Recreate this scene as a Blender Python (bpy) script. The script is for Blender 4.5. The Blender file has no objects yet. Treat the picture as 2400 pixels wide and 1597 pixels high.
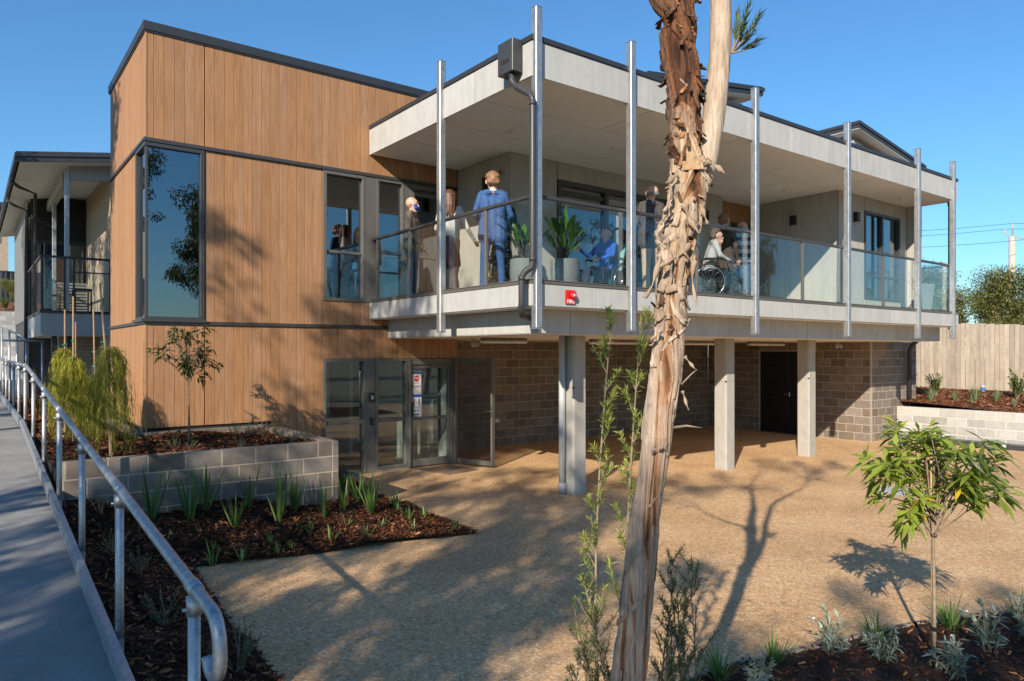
import bpy, bmesh, math, random
import numpy as np
from mathutils import Vector, Matrix, Quaternion, noise as mnoise
R = math.radians
rnd = random.Random(7)
scn = bpy.context.scene
col = scn.collection

# ---------------------------------------------------------------- camera
CAM_H = 2.17
YAW = math.atan(2230 / 1686.0)            # angle between the view axis and the long facade (world X)
cd = bpy.data.cameras.new('camera')
cam = bpy.data.objects.new('camera', cd); col.objects.link(cam)
cd.sensor_width = 36.0; cd.lens = 36.0 * 1686 / 2400
cd.shift_y = 26.5 / 2400
cd.clip_start = 0.05; cd.clip_end = 2000
cam.location = (0, 0, CAM_H)
fwd = Vector((math.cos(YAW), math.sin(YAW), 0))
cam.rotation_euler = fwd.to_track_quat('-Z', 'Y').to_euler()
scn.camera = cam
# ---------------------------------------------------------------- sky, sun, exposure
LIGHT = Vector((1.0, .63, -.62)).normalized()
ELEV = math.asin(-LIGHT.z)
w = bpy.data.worlds.new('World'); scn.world = w; w.use_nodes = True
wn = w.node_tree.nodes; wl = w.node_tree.links
bg = wn['Background']; sky = wn.new('ShaderNodeTexSky')
sky.sky_type = 'NISHITA'; sky.sun_disc = False
sky.sun_elevation = ELEV; sky.sun_rotation = math.atan2(-LIGHT.x, -LIGHT.y)
sky.altitude = 50; sky.air_density = 1.3; sky.dust_density = 0.1; sky.ozone_density = 9.0
tint = wn.new('ShaderNodeMix'); tint.data_type = 'RGBA'; tint.blend_type = 'MULTIPLY'; tint.inputs[0].default_value = 1.0; tint.inputs[7].default_value = (.80, .96, .96, 1)
wl.new(sky.outputs[0], tint.inputs[6]); wl.new(tint.outputs[2], bg.inputs[0]); bg.inputs[1].default_value = 0.105
sd = bpy.data.lights.new('sun', 'SUN'); sd.energy = 4.3; sd.angle = R(.53); sd.color = (1.0, .89, .74)
so = bpy.data.objects.new('sun', sd); col.objects.link(so)
so.rotation_euler = LIGHT.to_track_quat('-Z', 'Y').to_euler(); so.location = (-20, -12, 20)
scn.view_settings.view_transform = 'Standard'; scn.view_settings.look = 'None'
scn.view_settings.exposure = 0.7; scn.view_settings.gamma = 1.0
scn.render.engine = 'CYCLES'
try:
    scn.cycles.use_denoising = True
    scn.cycles.max_bounces = 8; scn.cycles.transparent_max_bounces = 24
    scn.cycles.caustics_reflective = False; scn.cycles.caustics_refractive = False
except Exception: pass

# ---------------------------------------------------------------- helpers
def empty(name, loc=(0, 0, 0), rz=0.0):
    o = bpy.data.objects.new(name, None); col.objects.link(o)
    o.location = loc; o.rotation_euler = (0, 0, rz); o.empty_display_size = .1
    return o
def tag(o, label=None, cat=None, group=None, kind=None):
    if label: o['label'] = label
    if cat: o['category'] = cat
    if group: o['group'] = group
    if kind: o['kind'] = kind
    return o
def thing(name, label, cat, loc=(0, 0, 0), group=None, rz=0.0):
    return tag(empty(name, loc, rz), label, cat, group)
def par(o, p, local=False):
    """parent o to p; geometry of o is given in world space unless local"""
    o.parent = p
    if not local:
        o.matrix_parent_inverse = (Matrix.Translation(wloc(p)) @ Matrix.Rotation(p.rotation_euler.z, 4, 'Z')).inverted()
def wloc(p):
    return Vector(p.location)
class MB:
    def __init__(s): s.v = []; s.f = []; s.m = []; s.cm = 0
    def add(s, vs, fs):
        b = len(s.v); s.v.extend([tuple(q) for q in vs])
        for q in fs: s.f.append(tuple(b + i for i in q)); s.m.append(s.cm)
        return s
    def box(s, x0, x1, y0, y1, z0, z1):
        return s.add([(x0, y0, z0), (x1, y0, z0), (x1, y1, z0), (x0, y1, z0), (x0, y0, z1), (x1, y0, z1), (x1, y1, z1), (x0, y1, z1)],
                     [(0, 3, 2, 1), (4, 5, 6, 7), (0, 1, 5, 4), (1, 2, 6, 5), (2, 3, 7, 6), (3, 0, 4, 7)])
    def cbox(s, x0, x1, y0, y1, z0, z1, c=.004):
        vs, fs = cham(x1 - x0, y1 - y0, z1 - z0, c)
        ox, oy, oz = (x0 + x1) / 2, (y0 + y1) / 2, (z0 + z1) / 2
        return s.add([(a + ox, b + oy, d + oz) for a, b, d in vs], fs)
    def tube(s, path, r, n=10, cap=True):
        P = [Vector(p) for p in path]; rs = r if isinstance(r, (list, tuple)) else [r] * len(P)
        ref = None; rings = []
        for i, p in enumerate(P):
            t = (P[min(i + 1, len(P) - 1)] - P[max(i - 1, 0)])
            if t.length < 1e-9: t = Vector((0, 0, 1))
            t.normalize()
            if ref is None:
                ref = Vector((0, 0, 1)) if abs(t.z) < .9 else Vector((1, 0, 0))
            u = (ref - t * ref.dot(t))
            if u.length < 1e-6: u = t.orthogonal()
            u.normalize(); ref = u; v = t.cross(u)
            rings.append([p + (u * math.cos(a) + v * math.sin(a)) * rs[i] for a in [2 * math.pi * k / n for k in range(n)]])
        vs = [q for rg in rings for q in rg]; fs = []
        for i in range(len(P) - 1):
            for k in range(n):
                a = i * n + k; b = i * n + (k + 1) % n
                fs.append((a, b, b + n, a + n))
        if cap: fs.append(tuple(range(n - 1, -1, -1))); fs.append(tuple(range((len(P) - 1) * n, len(P) * n)))
        return s.add(vs, fs)
    def bar(s, p0, p1, wd, ht, up=(0, 0, 1)):
        p0 = Vector(p0); p1 = Vector(p1); t = (p1 - p0).normalized(); up = Vector(up)
        sd_ = t.cross(up)
        if sd_.length < 1e-6: sd_ = t.orthogonal()
        sd_.normalize(); up = sd_.cross(t)
        vs = []
        for p in (p0, p1):
            for a, b in ((-1, -1), (1, -1), (1, 1), (-1, 1)): vs.append(p + sd_ * (a * wd / 2) + up * (b * ht / 2))
        return s.add(vs, [(0, 1, 2, 3), (7, 6, 5, 4), (0, 4, 5, 1), (1, 5, 6, 2), (2, 6, 7, 3), (3, 7, 4, 0)])
    def lathe(s, prof, c=(0, 0, 0), n=20):
        vs = []; fs = []
        for r, z in prof:
            for k in range(n):
                a = 2 * math.pi * k / n; vs.append((c[0] + r * math.cos(a), c[1] + r * math.sin(a), c[2] + z))
        for i in range(len(prof) - 1):
            for k in range(n):
                a = i * n + k; b = i * n + (k + 1) % n; fs.append((a, b, b + n, a + n))
        fs.append(tuple(range(n - 1, -1, -1))); fs.append(tuple(range((len(prof) - 1) * n, len(prof) * n)))
        return s.add(vs, fs)
    def prism(s, poly, z0, z1):
        n = len(poly); vs = [(x, y, z0) for x, y in poly] + [(x, y, z1) for x, y in poly]
        fs = [tuple(range(n - 1, -1, -1)), tuple(range(n, 2 * n))]
        for i in range(n): j = (i + 1) % n; fs.append((i, j, j + n, i + n))
        return s.add(vs, fs)
    def mesh(s, name='m', smooth=False, mats=()):
        me = bpy.data.meshes.new(name); me.from_pydata(s.v, [], s.f)
        for m in mats: me.materials.append(m)
        if len(mats) > 1: me.polygons.foreach_set('material_index', s.m)
        if smooth: me.polygons.foreach_set('use_smooth', [True] * len(s.f))
        me.update(); return me
    def obj(s, name, mt, parent=None, smooth=False, local=False):
        mats = mt if isinstance(mt, (list, tuple)) else (mt,)
        return mobj(name, s.mesh(name, smooth, mats), parent, local)
def mobj(name, me, parent=None, local=False, loc=None):
    o = bpy.data.objects.new(name, me); col.objects.link(o)
    if loc is not None: o.location = loc
    if parent is not None: par(o, parent, local)
    return o
def cham(sx, sy, sz, c):
    vs = []; ix = {}
    hx, hy, hz = sx / 2, sy / 2, sz / 2
    for a in (-1, 1):
        for b in (-1, 1):
            for d in (-1, 1):
                for ax in range(3):
                    p = [a * (hx - c), b * (hy - c), d * (hz - c)]
                    p[ax] = (a * hx, b * hy, d * hz)[ax]
                    ix[(a, b, d, ax)] = len(vs); vs.append(tuple(p))
    fs = []
    def q(l, nrm):
        idx = [ix[k] for k in l]; P = [Vector(vs[i]) for i in idx]
        n = (P[1] - P[0]).cross(P[2] - P[0])
        if n.dot(Vector(nrm)) < 0: idx.reverse()
        fs.append(tuple(idx))
    for s in (-1, 1):
        q([(s, -1, -1, 0), (s, 1, -1, 0), (s, 1, 1, 0), (s, -1, 1, 0)], (s, 0, 0))
        q([(-1, s, -1, 1), (1, s, -1, 1), (1, s, 1, 1), (-1, s, 1, 1)], (0, s, 0))
        q([(-1, -1, s, 2), (1, -1, s, 2), (1, 1, s, 2), (-1, 1, s, 2)], (0, 0, s))
    for a in (-1, 1):
        for b in (-1, 1):
            q([(a, b, -1, 0), (a, b, 1, 0), (a, b, 1, 1), (a, b, -1, 1)], (a, b, 0))
            q([(a, -1, b, 0), (a, 1, b, 0), (a, 1, b, 2), (a, -1, b, 2)], (a, 0, b))
            q([(-1, a, b, 1), (1, a, b, 1), (1, a, b, 2), (-1, a, b, 2)], (0, a, b))
            for d in (-1, 1):
                q([(a, b, d, 0), (a, b, d, 1), (a, b, d, 2)], (a, b, d))
    return vs, fs
CB = {}
def cbmesh(sx, sy, sz, c, mt):
    key = (round(sx, 3), round(sy, 3), round(sz, 3), c, mt.name)
    if key not in CB:
        vs, fs = cham(max(sx, .004), max(sy, .004), max(sz, .004), min(c, sx / 3, sy / 3, sz / 3))
        me = bpy.data.meshes.new('piece'); me.from_pydata(vs, [], fs); me.materials.append(mt); me.update(); CB[key] = me
    return CB[key]
def piece(name, x0, x1, y0, y1, z0, z1, mt, parent, c=.004):
    me = cbmesh(x1 - x0, y1 - y0, z1 - z0, c, mt)
    return mobj(name, me, parent, False, ((x0 + x1) / 2, (y0 + y1) / 2, (z0 + z1) / 2))
def fastmesh(name, V, F, mt, smooth=False, attr=None):
    V = np.asarray(V, dtype=np.float32); F = np.asarray(F, dtype=np.int32)
    me = bpy.data.meshes.new(name); k = F.shape[1]
    me.vertices.add(len(V)); me.vertices.foreach_set('co', V.ravel())
    me.loops.add(F.size); me.loops.foreach_set('vertex_index', F.ravel())
    me.polygons.add(len(F)); me.polygons.foreach_set('loop_start', np.arange(0, F.size, k, dtype=np.int32))
    me.polygons.foreach_set('loop_total', np.full(len(F), k, dtype=np.int32))
    if smooth: me.polygons.foreach_set('use_smooth', np.ones(len(F), dtype=bool))
    for m in (mt if isinstance(mt, (list, tuple)) else (mt,)): me.materials.append(m)
    me.update(calc_edges=True)
    if attr is not None:
        a = me.attributes.new('tint', 'FLOAT', 'FACE'); a.data.foreach_set('value', np.asarray(attr, dtype=np.float32))
    me.validate(); return me
def copy_tree(o, parent=None, loc=None, rz=None, scale=None):
    c = o.copy(); col.objects.link(c)
    if parent is not None: c.parent = parent; c.matrix_parent_inverse = o.matrix_parent_inverse.copy()
    if loc is not None: c.location = loc
    if rz is not None: c.rotation_euler = (0, 0, rz)
    if scale is not None: c.scale = (scale,) * 3
    for ch in list(o.children): copy_tree(ch, c)
    return c

# ---------------------------------------------------------------- materials
class NT:
    def __init__(s, name):
        s.m = bpy.data.materials.new(name); s.m.use_nodes = True; s.t = s.m.node_tree
        s.n = s.t.nodes; s.l = s.t.links; s.b = s.n['Principled BSDF']; s.o = s.n['Material Output']
    def nd(s, tp, **kw):
        q = s.n.new(tp)
        for k, v in kw.items():
            if k.startswith('i_'):
                key = k[2:]; q.inputs[int(key) if key.isdigit() else key.replace('_', ' ')].default_value = v
            else: setattr(q, k, v)
        return q
    def lk(s, a, b): s.l.new(a, b)
    def coord(s, scale=(1, 1, 1), rand=True):
        tc = s.nd('ShaderNodeTexCoord'); src = tc.outputs['Object']
        if rand:
            oi = s.nd('ShaderNodeObjectInfo'); mu = s.nd('ShaderNodeMath', operation='MULTIPLY'); mu.inputs[1].default_value = 61.0
            s.lk(oi.outputs['Random'], mu.inputs[0]); va = s.nd('ShaderNodeVectorMath', operation='ADD')
            s.lk(src, va.inputs[0]); s.lk(mu.outputs[0], va.inputs[1]); src = va.outputs[0]
        mp = s.nd('ShaderNodeMapping'); mp.inputs['Scale'].default_value = scale; s.lk(src, mp.inputs[0])
        return mp.outputs[0]
    def noise(s, vec, scale, detail=5, rough=.55, dist=0):
        q = s.nd('ShaderNodeTexNoise'); q.inputs['Scale'].default_value = scale; q.inputs['Detail'].default_value = detail
        q.inputs['Roughness'].default_value = rough; q.inputs['Distortion'].default_value = dist
        s.lk(vec, q.inputs['Vector']); return q.outputs[0]
    def ramp(s, fac, stops, interp='LINEAR'):
        q = s.nd('ShaderNodeValToRGB'); e = q.color_ramp.elements; q.color_ramp.interpolation = interp
        while len(e) > 1: e.remove(e[-1])
        e[0].position = stops[0][0]; e[0].color = (*stops[0][1], 1)
        for p, c in stops[1:]:
            k = e.new(p); k.color = (*c, 1)
        s.lk(fac, q.inputs[0]); return q.outputs[0]
    def mix(s, fac, a, b, mode='MIX'):
        q = s.nd('ShaderNodeMix', data_type='RGBA', blend_type=mode)
        for i, v in ((0, fac), (6, a), (7, b)):
            if hasattr(v, 'is_linked'): s.lk(v, q.inputs[i])
            else: q.inputs[i].default_value = v if i == 0 else (*v, 1)
        return q.outputs[2]
    def bump(s, h, strength=.3, dist=.01):
        q = s.nd('ShaderNodeBump'); q.inputs['Strength'].default_value = strength; q.inputs['Distance'].default_value = dist
        s.lk(h, q.inputs['Height']); s.lk(q.outputs[0], s.b.inputs['Normal'])
    def objval(s, colr, lo, hi, sat=None):
        oi = s.nd('ShaderNodeObjectInfo'); mr = s.nd('ShaderNodeMapRange'); mr.inputs[3].default_value = lo; mr.inputs[4].default_value = hi
        s.lk(oi.outputs['Random'], mr.inputs[0]); hs = s.nd('ShaderNodeHueSaturation'); s.lk(mr.outputs[0], hs.inputs['Value']); s.lk(colr, hs.inputs['Color'])
        if sat:
            m2 = s.nd('ShaderNodeMapRange'); m2.inputs[3].default_value = sat[0]; m2.inputs[4].default_value = sat[1]
            wv = s.nd('ShaderNodeMath', operation='FRACT'); w2 = s.nd('ShaderNodeMath', operation='MULTIPLY'); w2.inputs[1].default_value = 7.31
            s.lk(oi.outputs['Random'], w2.inputs[0]); s.lk(w2.outputs[0], wv.inputs[0]); s.lk(wv.outputs[0], m2.inputs[0]); s.lk(m2.outputs[0], hs.inputs['Saturation'])
        return hs.outputs[0]
    def fin(s, colr, rough=.6, metal=0, spec=.5):
        if hasattr(colr, 'is_linked'): s.lk(colr, s.b.inputs['Base Color'])
        else: s.b.inputs['Base Color'].default_value = (*colr, 1)
        if hasattr(rough, 'is_linked'): s.lk(rough, s.b.inputs['Roughness'])
        else: s.b.inputs['Roughness'].default_value = rough
        s.b.inputs['Metallic'].default_value = metal; s.b.inputs['Specular IOR Level'].default_value = spec
        return s.m
def sc(c, k): return tuple(min(1, x * k) for x in c)
def plain(name, c, rough=.6, metal=0, var=.12, scale=6, bump=0, bscale=80, spec=.5, objv=None, rand=True):
    t = NT(name); v = t.coord(rand=rand); n = t.noise(v, scale, 6)
    cc = t.ramp(n, [(.3, sc(c, 1 - var)), (.7, sc(c, 1 + var))])
    if objv: cc = t.objval(cc, *objv)
    if bump: t.bump(t.noise(v, bscale, 3), bump, .004)
    return t.fin(cc, rough, metal, spec)
def m_timber():
    t = NT('timber'); v = t.coord((1, 1, .055)); n = t.noise(v, 34, 9, .62, .35); n2 = t.noise(t.coord((1, 1, .02)), 150, 4, .6)
    c = t.ramp(n, [(.28, (.25, .116, .053)), (.48, (.36, .185, .089)), (.70, (.455, .25, .13))])
    c = t.mix(.30, c, t.ramp(n2, [(.35, (.21, .098, .044)), (.65, (.475, .28, .152))]))
    n4 = t.noise(t.coord((1, 1, .5)), 5, 3)
    c = t.mix(.22, c, t.ramp(n4, [(.3, (.28, .138, .064)), (.7, (.46, .258, .138))]))
    c = t.objval(c, .93, 1.05, (.96, 1.06)); t.bump(n2, .25, .002)
    return t.fin(c, .62, 0, .3)
def m_panel(name, a, b, objv=(.96, 1.04)):
    t = NT(name); v = t.coord(); n = t.noise(v, 3.2, 9, .68, .5); n2 = t.noise(v, 60, 4)
    st = t.noise(t.coord((1, 1, .12)), 9, 4)
    c = t.ramp(n, [(.32, b), (.62, a)]); c = t.mix(.25, c, t.ramp(n2, [(.35, b), (.65, a)])); c = t.mix(.32, c, t.ramp(st, [(.35, sc(b, .9)), (.6, a)]))
    c = t.objval(c, *objv); t.bump(n2, .12, .002); return t.fin(c, .7, 0, .3)
def m_galv():
    t = NT('galvanised_steel'); v = t.coord(); vo = t.nd('ShaderNodeTexVoronoi'); vo.inputs['Scale'].default_value = 70; t.lk(v, vo.inputs['Vector'])
    n = t.noise(v, 11, 6, .6, .6); st = t.noise(t.coord((1, 1, .15)), 40, 4)
    c = t.mix(.5, t.ramp(n, [(.3, (.30, .32, .34)), (.7, (.54, .56, .58))]), t.ramp(vo.outputs['Color'], [(.2, (.32, .34, .36)), (.8, (.60, .62, .64))]))
    c = t.mix(.3, c, t.ramp(st, [(.35, (.32, .33, .34)), (.6, (.64, .65, .66))]))
    r = t.nd('ShaderNodeMapRange'); r.inputs[3].default_value = .38; r.inputs[4].default_value = .62; t.lk(n, r.inputs[0])
    t.bump(n, .08, .002); return t.fin(c, r.outputs[0], .85, .5)
def m_block(name, stops, bump=.5):
    t = NT(name); v = t.coord(); n = t.noise(v, 7, 8, .7); n2 = t.noise(v, 240, 3, .6); n3 = t.noise(v, 90, 2, .5)
    c = t.ramp(n, stops); c = t.mix(.45, c, t.ramp(n2, [(.3, sc(stops[0][1], .65)), (.7, sc(stops[-1][1], 1.15))]))
    pit = t.ramp(n3, [(.30, (.35, .35, .35)), (.36, (1, 1, 1))])
    c = t.mix(.8, c, pit, 'MULTIPLY')
    c = t.objval(c, .78, 1.2, (.6, 1.25)); t.bump(n2, bump, .006); return t.fin(c, .92, 0, .2)
def m_paving():
    t = NT('exposed_aggregate'); v = t.coord(rand=False)
    vo = t.nd('ShaderNodeTexVoronoi'); vo.inputs['Scale'].default_value = 74; t.lk(v, vo.inputs['Vector'])
    vb = t.nd('ShaderNodeTexVoronoi'); vb.inputs['Scale'].default_value = 36; t.lk(v, vb.inputs['Vector'])
    sp = t.nd('ShaderNodeSeparateColor'); t.lk(vo.outputs['Color'], sp.inputs[0])
    peb = t.ramp(sp.outputs[0], [(0, (.10, .09, .085)), (.10, (.13, .10, .08)), (.13, (.42, .24, .105)), (.40, (.56, .36, .18)), (.62, (.46, .29, .15)), (.8, (.68, .54, .37)), (.92, (.30, .21, .14)), (1, (.76, .68, .56))], 'CONSTANT')
    sb = t.nd('ShaderNodeSeparateColor'); t.lk(vb.outputs['Color'], sb.inputs[0])
    big = t.ramp(sb.outputs[1], [(0, (.09, .075, .065)), (.10, (.42, .24, .11)), (.45, (.58, .40, .22)), (.72, (.46, .30, .16)), (.9, (.72, .61, .46))], 'CONSTANT')
    c = t.mix(.42, peb, big)
    edge = t.ramp(vo.outputs['Distance'], [(.0, (1, 1, 1)), (.75, (.6, .55, .5))]); c = t.mix(.9, c, edge, 'MULTIPLY')
    n = t.noise(v, 1.1, 6, .6, .4); c = t.mix(.22, c, t.ramp(n, [(.3, (.52, .34, .18)), (.7, (.72, .52, .31))]))
    hs = t.nd('ShaderNodeHueSaturation'); hs.inputs['Value'].default_value = 1.5; hs.inputs['Saturation'].default_value = 1.02; t.lk(c, hs.inputs['Color']); c = hs.outputs[0]
    n5 = t.noise(v, .55, 7, .65, .5); c = t.mix(.85, c, t.ramp(n5, [(.36, (.80, .77, .74)), (.5, (.95, .94, .93)), (.62, (1.0, 1.0, 1.0))]), 'MULTIPLY')
    mn = t.nd('ShaderNodeMath', operation='ADD'); t.lk(vo.outputs['Distance'], mn.inputs[0]); t.lk(vb.outputs['Distance'], mn.inputs[1])
    q = t.nd('ShaderNodeBump'); q.invert = True; q.inputs['Strength'].default_value = .55; q.inputs['Distance'].default_value = .004
    t.lk(mn.outputs[0], q.inputs['Height']); t.lk(q.outputs[0], t.b.inputs['Normal'])
    return t.fin(c, .75, 0, .25)
def m_concrete(name, a, b, scale=2.2, fine=40, bump=.2):
    t = NT(name); v = t.coord(rand=False); n = t.noise(v, scale, 9, .65, .6); n2 = t.noise(v, fine, 6, .6)
    c = t.ramp(n, [(.3, a), (.7, b)]); c = t.mix(.3, c, t.ramp(n2, [(.35, a), (.65, b)])); t.bump(n2, bump, .003)
    return t.fin(c, .8, 0, .3)
def m_glass(name, tint, base_ref, rough=0.0, boost=1.0):
    t = NT(name); t.n.remove(t.b)
    tr = t.nd('ShaderNodeBsdfTransparent'); tr.inputs[0].default_value = (*tint, 1)
    gl = t.nd('ShaderNodeBsdfGlossy'); gl.inputs['Roughness'].default_value = rough; gl.inputs[0].default_value = (.9, .95, 1, 1)
    fr = t.nd('ShaderNodeLayerWeight'); fr.inputs[0].default_value = .5
    pw = t.nd('ShaderNodeMath', operation='POWER'); pw.inputs[1].default_value = 4.0; t.lk(fr.outputs['Facing'], pw.inputs[0])
    mr = t.nd('ShaderNodeMapRange'); mr.inputs[1].default_value = 0; mr.inputs[2].default_value = 1; mr.inputs[3].default_value = base_ref; mr.inputs[4].default_value = boost
    t.lk(pw.outputs[0], mr.inputs[0]); mx = t.nd('ShaderNodeMixShader'); t.lk(mr.outputs[0], mx.inputs[0]); t.lk(tr.outputs[0], mx.inputs[1]); t.lk(gl.outputs[0], mx.inputs[2])
    t.lk(mx.outputs[0], t.o.inputs[0]); return t.m
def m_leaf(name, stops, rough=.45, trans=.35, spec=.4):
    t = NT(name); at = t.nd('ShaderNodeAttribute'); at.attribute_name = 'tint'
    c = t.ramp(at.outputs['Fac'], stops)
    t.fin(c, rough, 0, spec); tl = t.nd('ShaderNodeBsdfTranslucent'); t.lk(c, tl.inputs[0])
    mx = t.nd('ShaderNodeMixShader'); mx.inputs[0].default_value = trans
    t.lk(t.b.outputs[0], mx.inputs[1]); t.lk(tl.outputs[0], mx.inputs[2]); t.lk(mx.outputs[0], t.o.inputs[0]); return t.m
def m_bark(name, stops, grey, sz=.12):
    t = NT(name); v = t.coord((1, 1, sz), rand=False); n = t.noise(v, 26, 8, .7, 1.2); n2 = t.noise(t.coord((1, 1, .3), rand=False), 8, 5, .6, .8); n3 = t.noise(t.coord((1, 1, .08), rand=False), 120, 5, .7)
    c = t.ramp(n, stops); c = t.mix(.45, c, t.ramp(n2, grey)); c = t.mix(.8, c, t.ramp(n3, [(.33, (.55, .5, .46)), (.55, (1, 1, 1))]), 'MULTIPLY')
    t.bump(n3, .5, .006); return t.fin(c, .85, 0, .2)
G = {}
G['timber'] = m_timber()
G['panel'] = m_panel('fibre_cement_panel', (.50, .50, .48), (.40, .40, .385))
G['wallpanel'] = m_panel('fibre_cement_wall', (.45, .425, .38), (.35, .33, .29))
G['soffit'] = m_panel('soffit_board', (.85, .84, .81), (.82, .81, .78), (.98, 1.02))
G['char'] = plain('charcoal_metal', (.045, .047, .05), .42, .0, .06, 3)
G['charlite'] = plain('graphite_aluminium', (.115, .11, .10), .45, .0, .06, 3)
G['roof'] = plain('roof_flashing', (.032, .035, .04), .45, 0, .1, 3)
G['black'] = plain('black_paint', (.012, .012, .013), .5, 0, .1)
G['gap'] = plain('joint_shadow_backing', (.02, .018, .016), .9)
G['galv'] = m_galv()
G['zinc'] = plain('dull_zinc', (.42, .43, .44), .5, .6, .15, 20)
G['block'] = m_block('concrete_block', [(.3, (.155, .12, .094)), (.5, (.215, .175, .142)), (.7, (.285, .24, .20))])
G['blockw'] = m_block('pale_concrete_block', [(.3, (.36, .35, .325)), (.5, (.44, .43, .40)), (.7, (.52, .51, .48))], .4)
G['mortar'] = plain('mortar', (.42, .345, .265), .95, 0, .12, 20)
G['mortarw'] = plain('pale_mortar', (.58, .56, .51), .95, 0, .1, 20)
G['paving'] = m_paving()
G['concrete'] = m_concrete('ramp_concrete', (.20, .20, .195), (.34, .335, .32))
G['column'] = m_concrete('column_concrete', (.32, .305, .27), (.44, .42, .38), 3.5, 60, .25)
G['kerb'] = m_concrete('kerb_concrete', (.36, .31, .24), (.50, .45, .37), 4, 60)
G['pvc'] = plain('grey_pvc', (.42, .43, .43), .4, 0, .05)
G['white'] = plain('white_paint', (.72, .72, .70), .5, 0, .04)
G['wallwhite'] = plain('interior_wall', (.66, .68, .64), .8, 0, .04)
G['floorin'] = plain('interior_floor', (.16, .15, .14), .4, 0, .1)
G['ceilin'] = plain('interior_ceiling', (.40, .40, .38), .8, 0, .03)
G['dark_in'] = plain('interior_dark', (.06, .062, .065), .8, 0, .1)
G['glass'] = m_glass('window_glass', (.80, .85, .83), .10, 0, .9)
G['glassin'] = m_glass('tinted_glass', (.55, .62, .64), .20, 0, .9)
G['glassb'] = m_glass('balustrade_glass', (.93, .965, .96), .045, 0, .8)
G['brick'] = plain('cream_brick', (.47, .37, .27), .9, 0, .16, 9, .3, 150, objv=(.85, 1.15))
G['cgi'] = plain('grey_corrugated_steel', (.22, .22, .215), .5, .2, .08)
G['soil'] = plain('mulch_soil', (.030, .016, .010), .95, 0, .4, 18, .6, 60)
G['soilred'] = plain('red_mulch_soil', (.15, .055, .025), .95, 0, .4, 18, .6, 60)
G['ground'] = plain('dry_grass_ground', (.22, .185, .11), .95, 0, .35, 1.5, .4, 40)
G['asphalt'] = plain('asphalt', (.05, .05, .052), .9, 0, .2, 3)
G['chip'] = m_leaf('bark_chip', [(0, (.026, .011, .006)), (.45, (.085, .031, .014)), (.75, (.20, .07, .027)), (.93, (.36, .145, .055)), (1, (.50, .27, .12))], .8, 0, .2)
G['chipred'] = m_leaf('red_bark_chip', [(0, (.07, .025, .012)), (.5, (.22, .08, .035)), (.85, (.36, .15, .07)), (1, (.52, .30, .16))], .8, 0, .2)
G['strap'] = m_leaf('strap_leaf', [(0, (.045, .10, .025)), (.5, (.11, .20, .045)), (.85, (.21, .32, .08)), (1, (.38, .47, .17))], .38, .35)
G['weep'] = m_leaf('weeping_acacia_leaf', [(0, (.17, .18, .02)), (.5, (.34, .34, .035)), (1, (.56, .52, .08))], .5, .45)
G['mag'] = m_leaf('glossy_long_leaf', [(0, (.09, .15, .02)), (.35, (.25, .33, .045)), (.85, (.46, .52, .10)), (.95, (.56, .56, .10)), (1, (.74, .52, .04))], .34, .42, .5)
G['sapL'] = m_leaf('young_tree_leaf', [(0, (.025, .055, .015)), (.6, (.07, .125, .028)), (1, (.16, .24, .05))], .35, .35)
G['melal'] = m_leaf('fine_needle_leaf', [(0, (.04, .065, .025)), (.5, (.085, .125, .04)), (1, (.19, .23, .07))], .5, .4)
G['bottle'] = m_leaf('young_bottlebrush_leaf', [(0, (.08, .13, .03)), (.5, (.20, .28, .06)), (.8, (.40, .46, .10)), (1, (.60, .60, .16))], .5, .5)
G['greyleaf'] = m_leaf('silver_grey_leaf', [(0, (.13, .17, .11)), (.5, (.26, .31, .22)), (1, (.46, .50, .38))], .6, .25)
G['shrub'] = m_leaf('small_shrub_leaf', [(0, (.05, .08, .03)), (.6, (.12, .17, .06)), (1, (.25, .30, .13))], .5, .35)
G['hedge'] = m_leaf('hedge_leaf', [(0, (.03, .07, .012)), (.5, (.10, .17, .025)), (.9, (.22, .29, .05)), (1, (.30, .26, .06))], .45, .35)
G['blade'] = m_leaf('bluegreen_grass_blade', [(0, (.09, .14, .07)), (.6, (.20, .28, .13)), (1, (.38, .40, .20))], .5, .35)
G['gum'] = m_leaf('gum_leaf', [(0, (.035, .055, .018)), (.5, (.08, .11, .035)), (1, (.15, .175, .06))], .4, .3)
G['teatree'] = m_leaf('tea_tree_leaf', [(0, (.09, .105, .03)), (.5, (.20, .215, .06)), (.9, (.34, .33, .10)), (1, (.40, .30, .09))], .5, .3)
G['lily'] = m_leaf('lily_leaf', [(0, (.02, .07, .012)), (.6, (.06, .16, .03)), (1, (.12, .26, .06))], .25, .3, .6)
G['petal'] = plain('white_petal', (.75, .70, .72), .6)
G['bark'] = m_bark('paperbark', [(.26, (.085, .05, .032)), (.38, (.27, .19, .13)), (.50, (.50, .39, .28)), (.62, (.63, .53, .41)), (.74, (.46, .24, .11))], [(.3, (.26, .22, .185)), (.6, (.60, .49, .37))])
G['barksmooth'] = m_bark('smooth_cream_bark', [(.25, (.36, .265, .195)), (.5, (.50, .39, .30)), (.7, (.57, .47, .375))], [(.35, (.40, .31, .235)), (.65, (.56, .465, .37))], .3)
G['barkdark'] = m_bark('dark_red_bark', [(.28, (.035, .02, .014)), (.45, (.11, .055, .033)), (.6, (.21, .105, .058)), (.75, (.33, .155, .07))], [(.35, (.05, .03, .02)), (.7, (.22, .12, .075))])
G['strip'] = m_bark('peeling_bark', [(.28, (.16, .10, .068)), (.5, (.37, .27, .19)), (.7, (.50, .39, .30))], [(.35, (.27, .19, .13)), (.65, (.47, .37, .28))])
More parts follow.
